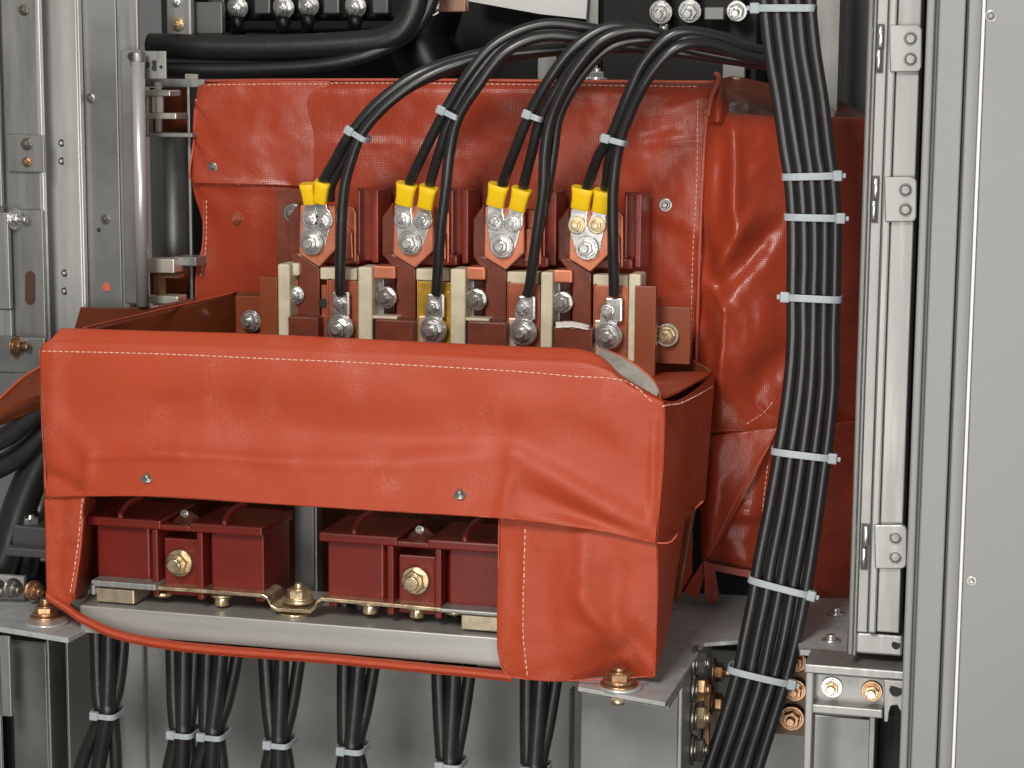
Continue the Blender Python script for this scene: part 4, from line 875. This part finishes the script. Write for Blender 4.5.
# bundle
GBn = 'cables of the wide upright bundle'
cl = [(-40, 752, 808), (0, 758, 815), (50, 764, 820), (100, 772, 828), (150, 780, 834), (177, 784, 838), (217, 787, 841), (257, 788, 841), (297, 787, 840), (340, 787, 839), (390, 783, 838), (453, 773, 832), (510, 763, 825), (563, 752, 817), (600, 746, 810), (640, 738, 802), (674, 731, 794), (720, 717, 780), (768, 702, 764), (820, 686, 748)]
NB = 5
bl_ = ['left edge cable of the wide bundle', 'second cable from the left in the wide bundle', 'middle cable of the wide bundle', 'second cable from the right in the wide bundle', 'right edge cable of the wide bundle']
BY = 118
for j in range(NB):
    pts = []
    for k, (y, a, c) in enumerate(cl):
        f = (j+.5)/NB; tied = y in (177, 217, 297, 453, 563, 674, 0)
        x = a+(c-a)*f+(0 if tied else random.uniform(-.5, .5))
        pts.append((x, y, BY+(j % 2)*1.2+random.uniform(-.3, .3)))
    cable(bl_[j]+', black and upright', pts, GBn, r=4.3)
for j in range(4):
    pts = [(a+(c-a)*(j+1)/5, y, BY+7) for (y, a, c) in cl]
    cable(('first', 'second', 'third', 'fourth')[j]+' gap cable from the left, behind the front row of the wide black bundle', pts, GBn, r=4.1)
# hanging groups
GH = 'cables hanging below the front cover'
hang = [((96, 109, 124), (107, 712), (80, 98, 116), 'leftmost'), ((172, 184, 196), (183, 731), (166, 180, 192), 'second'), ((207, 222, 240), (213, 733), (192, 210, 224), 'third'),
        ((264, 282, 302), (279, 741), (262, 279, 292), 'fourth'), ((344, 360, 378), (352, 747), (338, 353, 368), 'fifth'), ((437, 455, 474), (450, 762), (437, 450, 462), 'sixth'), ((527, 543, 562), (535, 767), (524, 536, 548), 'rightmost')]
for tops, (tx, ty), bots, w_ in hang:
    for j in range(3):
        off = (-7.5, 0, 7)[j]; yo = 66+(0, -5, 3)[j]
        cable(f'{("left", "middle", "right")[j]} black cable of the {w_} hanging group under the front cover', [(tops[j], 600, yo), (tops[j]+(tx-tops[j])*.08, 650, yo), (tops[j]+(tx+off-tops[j])*.6, (650+ty)/2+8, yo), (tx+off*.95, ty-8, yo), (tx+off*.9, ty+6, yo), (bots[j], ty+60, yo+3), (bots[j]-5, ty+130, yo+5)], GH, r=5.7 if j < 2 else 4.8, m_=BLM)

# ================================================================== CABLE TIES
def tie(label, px, py, Y, hw, hd, ang=0, side=1, wd=4.6, hs=6.5, group=None, tail=True, front=False):
    """nylon strap looped round cables; ang tilts it in the picture plane (deg, + = right end lower)"""
    c = P(px, py, Y); k = U(px, py, Y); A = hw*k
    t = thing('cable_tie', label, 'cable tie', c, group)
    ca, sa = math.cos(R_(ang)), math.sin(R_(ang))
    X = Vector((ca, 0, -sa)); Z = Vector((sa, 0, ca)); Yv = Vector((0, 1, 0))
    n = 40; b = MB(); vs = []
    for e in range(n):
        an = 2*math.pi*e/n; cc, ss = math.cos(an), math.sin(an)
        x = abs(cc)**.45*(1 if cc > 0 else -1); y = abs(ss)**.45*(1 if ss > 0 else -1)
        for rr, zz in ((0, -wd/2), (0, wd/2), (1.2, wd/2), (1.2, -wd/2)):
            vs.append(c+X*(x*(A+rr))+Yv*(y*(hd+rr))+Z*zz)
    fs = [(e*4+q, e*4+(q+1) % 4, ((e+1) % n)*4+(q+1) % 4, ((e+1) % n)*4+q) for e in range(n) for q in range(4)]
    b.add(vs, fs, False)
    if tail:
        q0 = c+X*(side*(A+hs*.6))-Yv*(hd-1)
        ln = 2.2
        b.prism([q0-Z*1.6, q0+X*side*ln-Z*1.6, q0+X*side*ln+Z*1.6, q0+Z*1.6], (0, 1.2, 0))
    obj('strap', b, TIE, t, .3)
    h0 = c+(X*(side*(A+.5)) if not front else X*side*A*.55)-Yv*(hd+(.5 if not front else 2.5)); b = MB()
    hz = wd*.62+.6
    b.prism([h0-X*hs/2-Z*hz, h0+X*hs/2-Z*hz, h0+X*hs/2+Z*hz, h0-X*hs/2+Z*hz], (0, 4.5, 0)); obj('head', b, TIE, t, .8)
GTb = 'pale nylon ties round the wide bundle'
for px, py, hw, ang, sd, lab in ((786, 8.5, 29, 0, -1, 'topmost tie on the wide bundle, at the upper picture edge'), (811, 176, 27, -2.5, 1, 'tie on the wide bundle beside the upper rear cover'), (813.5, 217, 27.5, 0, 1, 'tie on the wide bundle just below its neighbour, third from top'),
                              (814, 297.5, 27, 1, -1, 'tie on the wide bundle with its head on the left, middle height'), (803, 453, 30, 4, 1, 'tie on the wide bundle beside the folded corner of the rear cover'), (781, 585, 31.5, 11, 1, 'tilted tie on the wide bundle near the rear cover bottom'), (761, 674, 32, 9, 1, 'lowest tie on the wide bundle, beside the sideways nuts')):
    tie(lab, px, py, BY+4, hw, 9.5, ang, sd, 5.0, 6.5, GTb)
GTs = 'small ties on the hanging cable groups'
for (tops, (tx, ty), bots, w_) in hang:
    tie(f'small nylon tie round the {w_} hanging cable group', tx+1, ty, 66, 13, 12, 2, -1, 4.2, 6.5, GTs, tail=False, front=True)
GTa = 'small ties on the arching cables'
for px, py, Y, hw, ang, lab in ((358, 134, 150, 12, 30, 'small tie on the cables of the leftmost terminal'), (450, 113, 146, 12, 25, 'small tie on the cables of the second terminal'), (534, 116, 142, 9, 20, 'small tie on the cables of the third terminal'), (614, 140, 142, 12, 14, 'small tie on the cables of the rightmost terminal')):
    tie(lab, px, py, Y, hw, 8, ang, -1, 4.2, 6.5, GTa, front=True, tail=False)

for o in list(C.objects):
    if 'org' in o: del o['org']
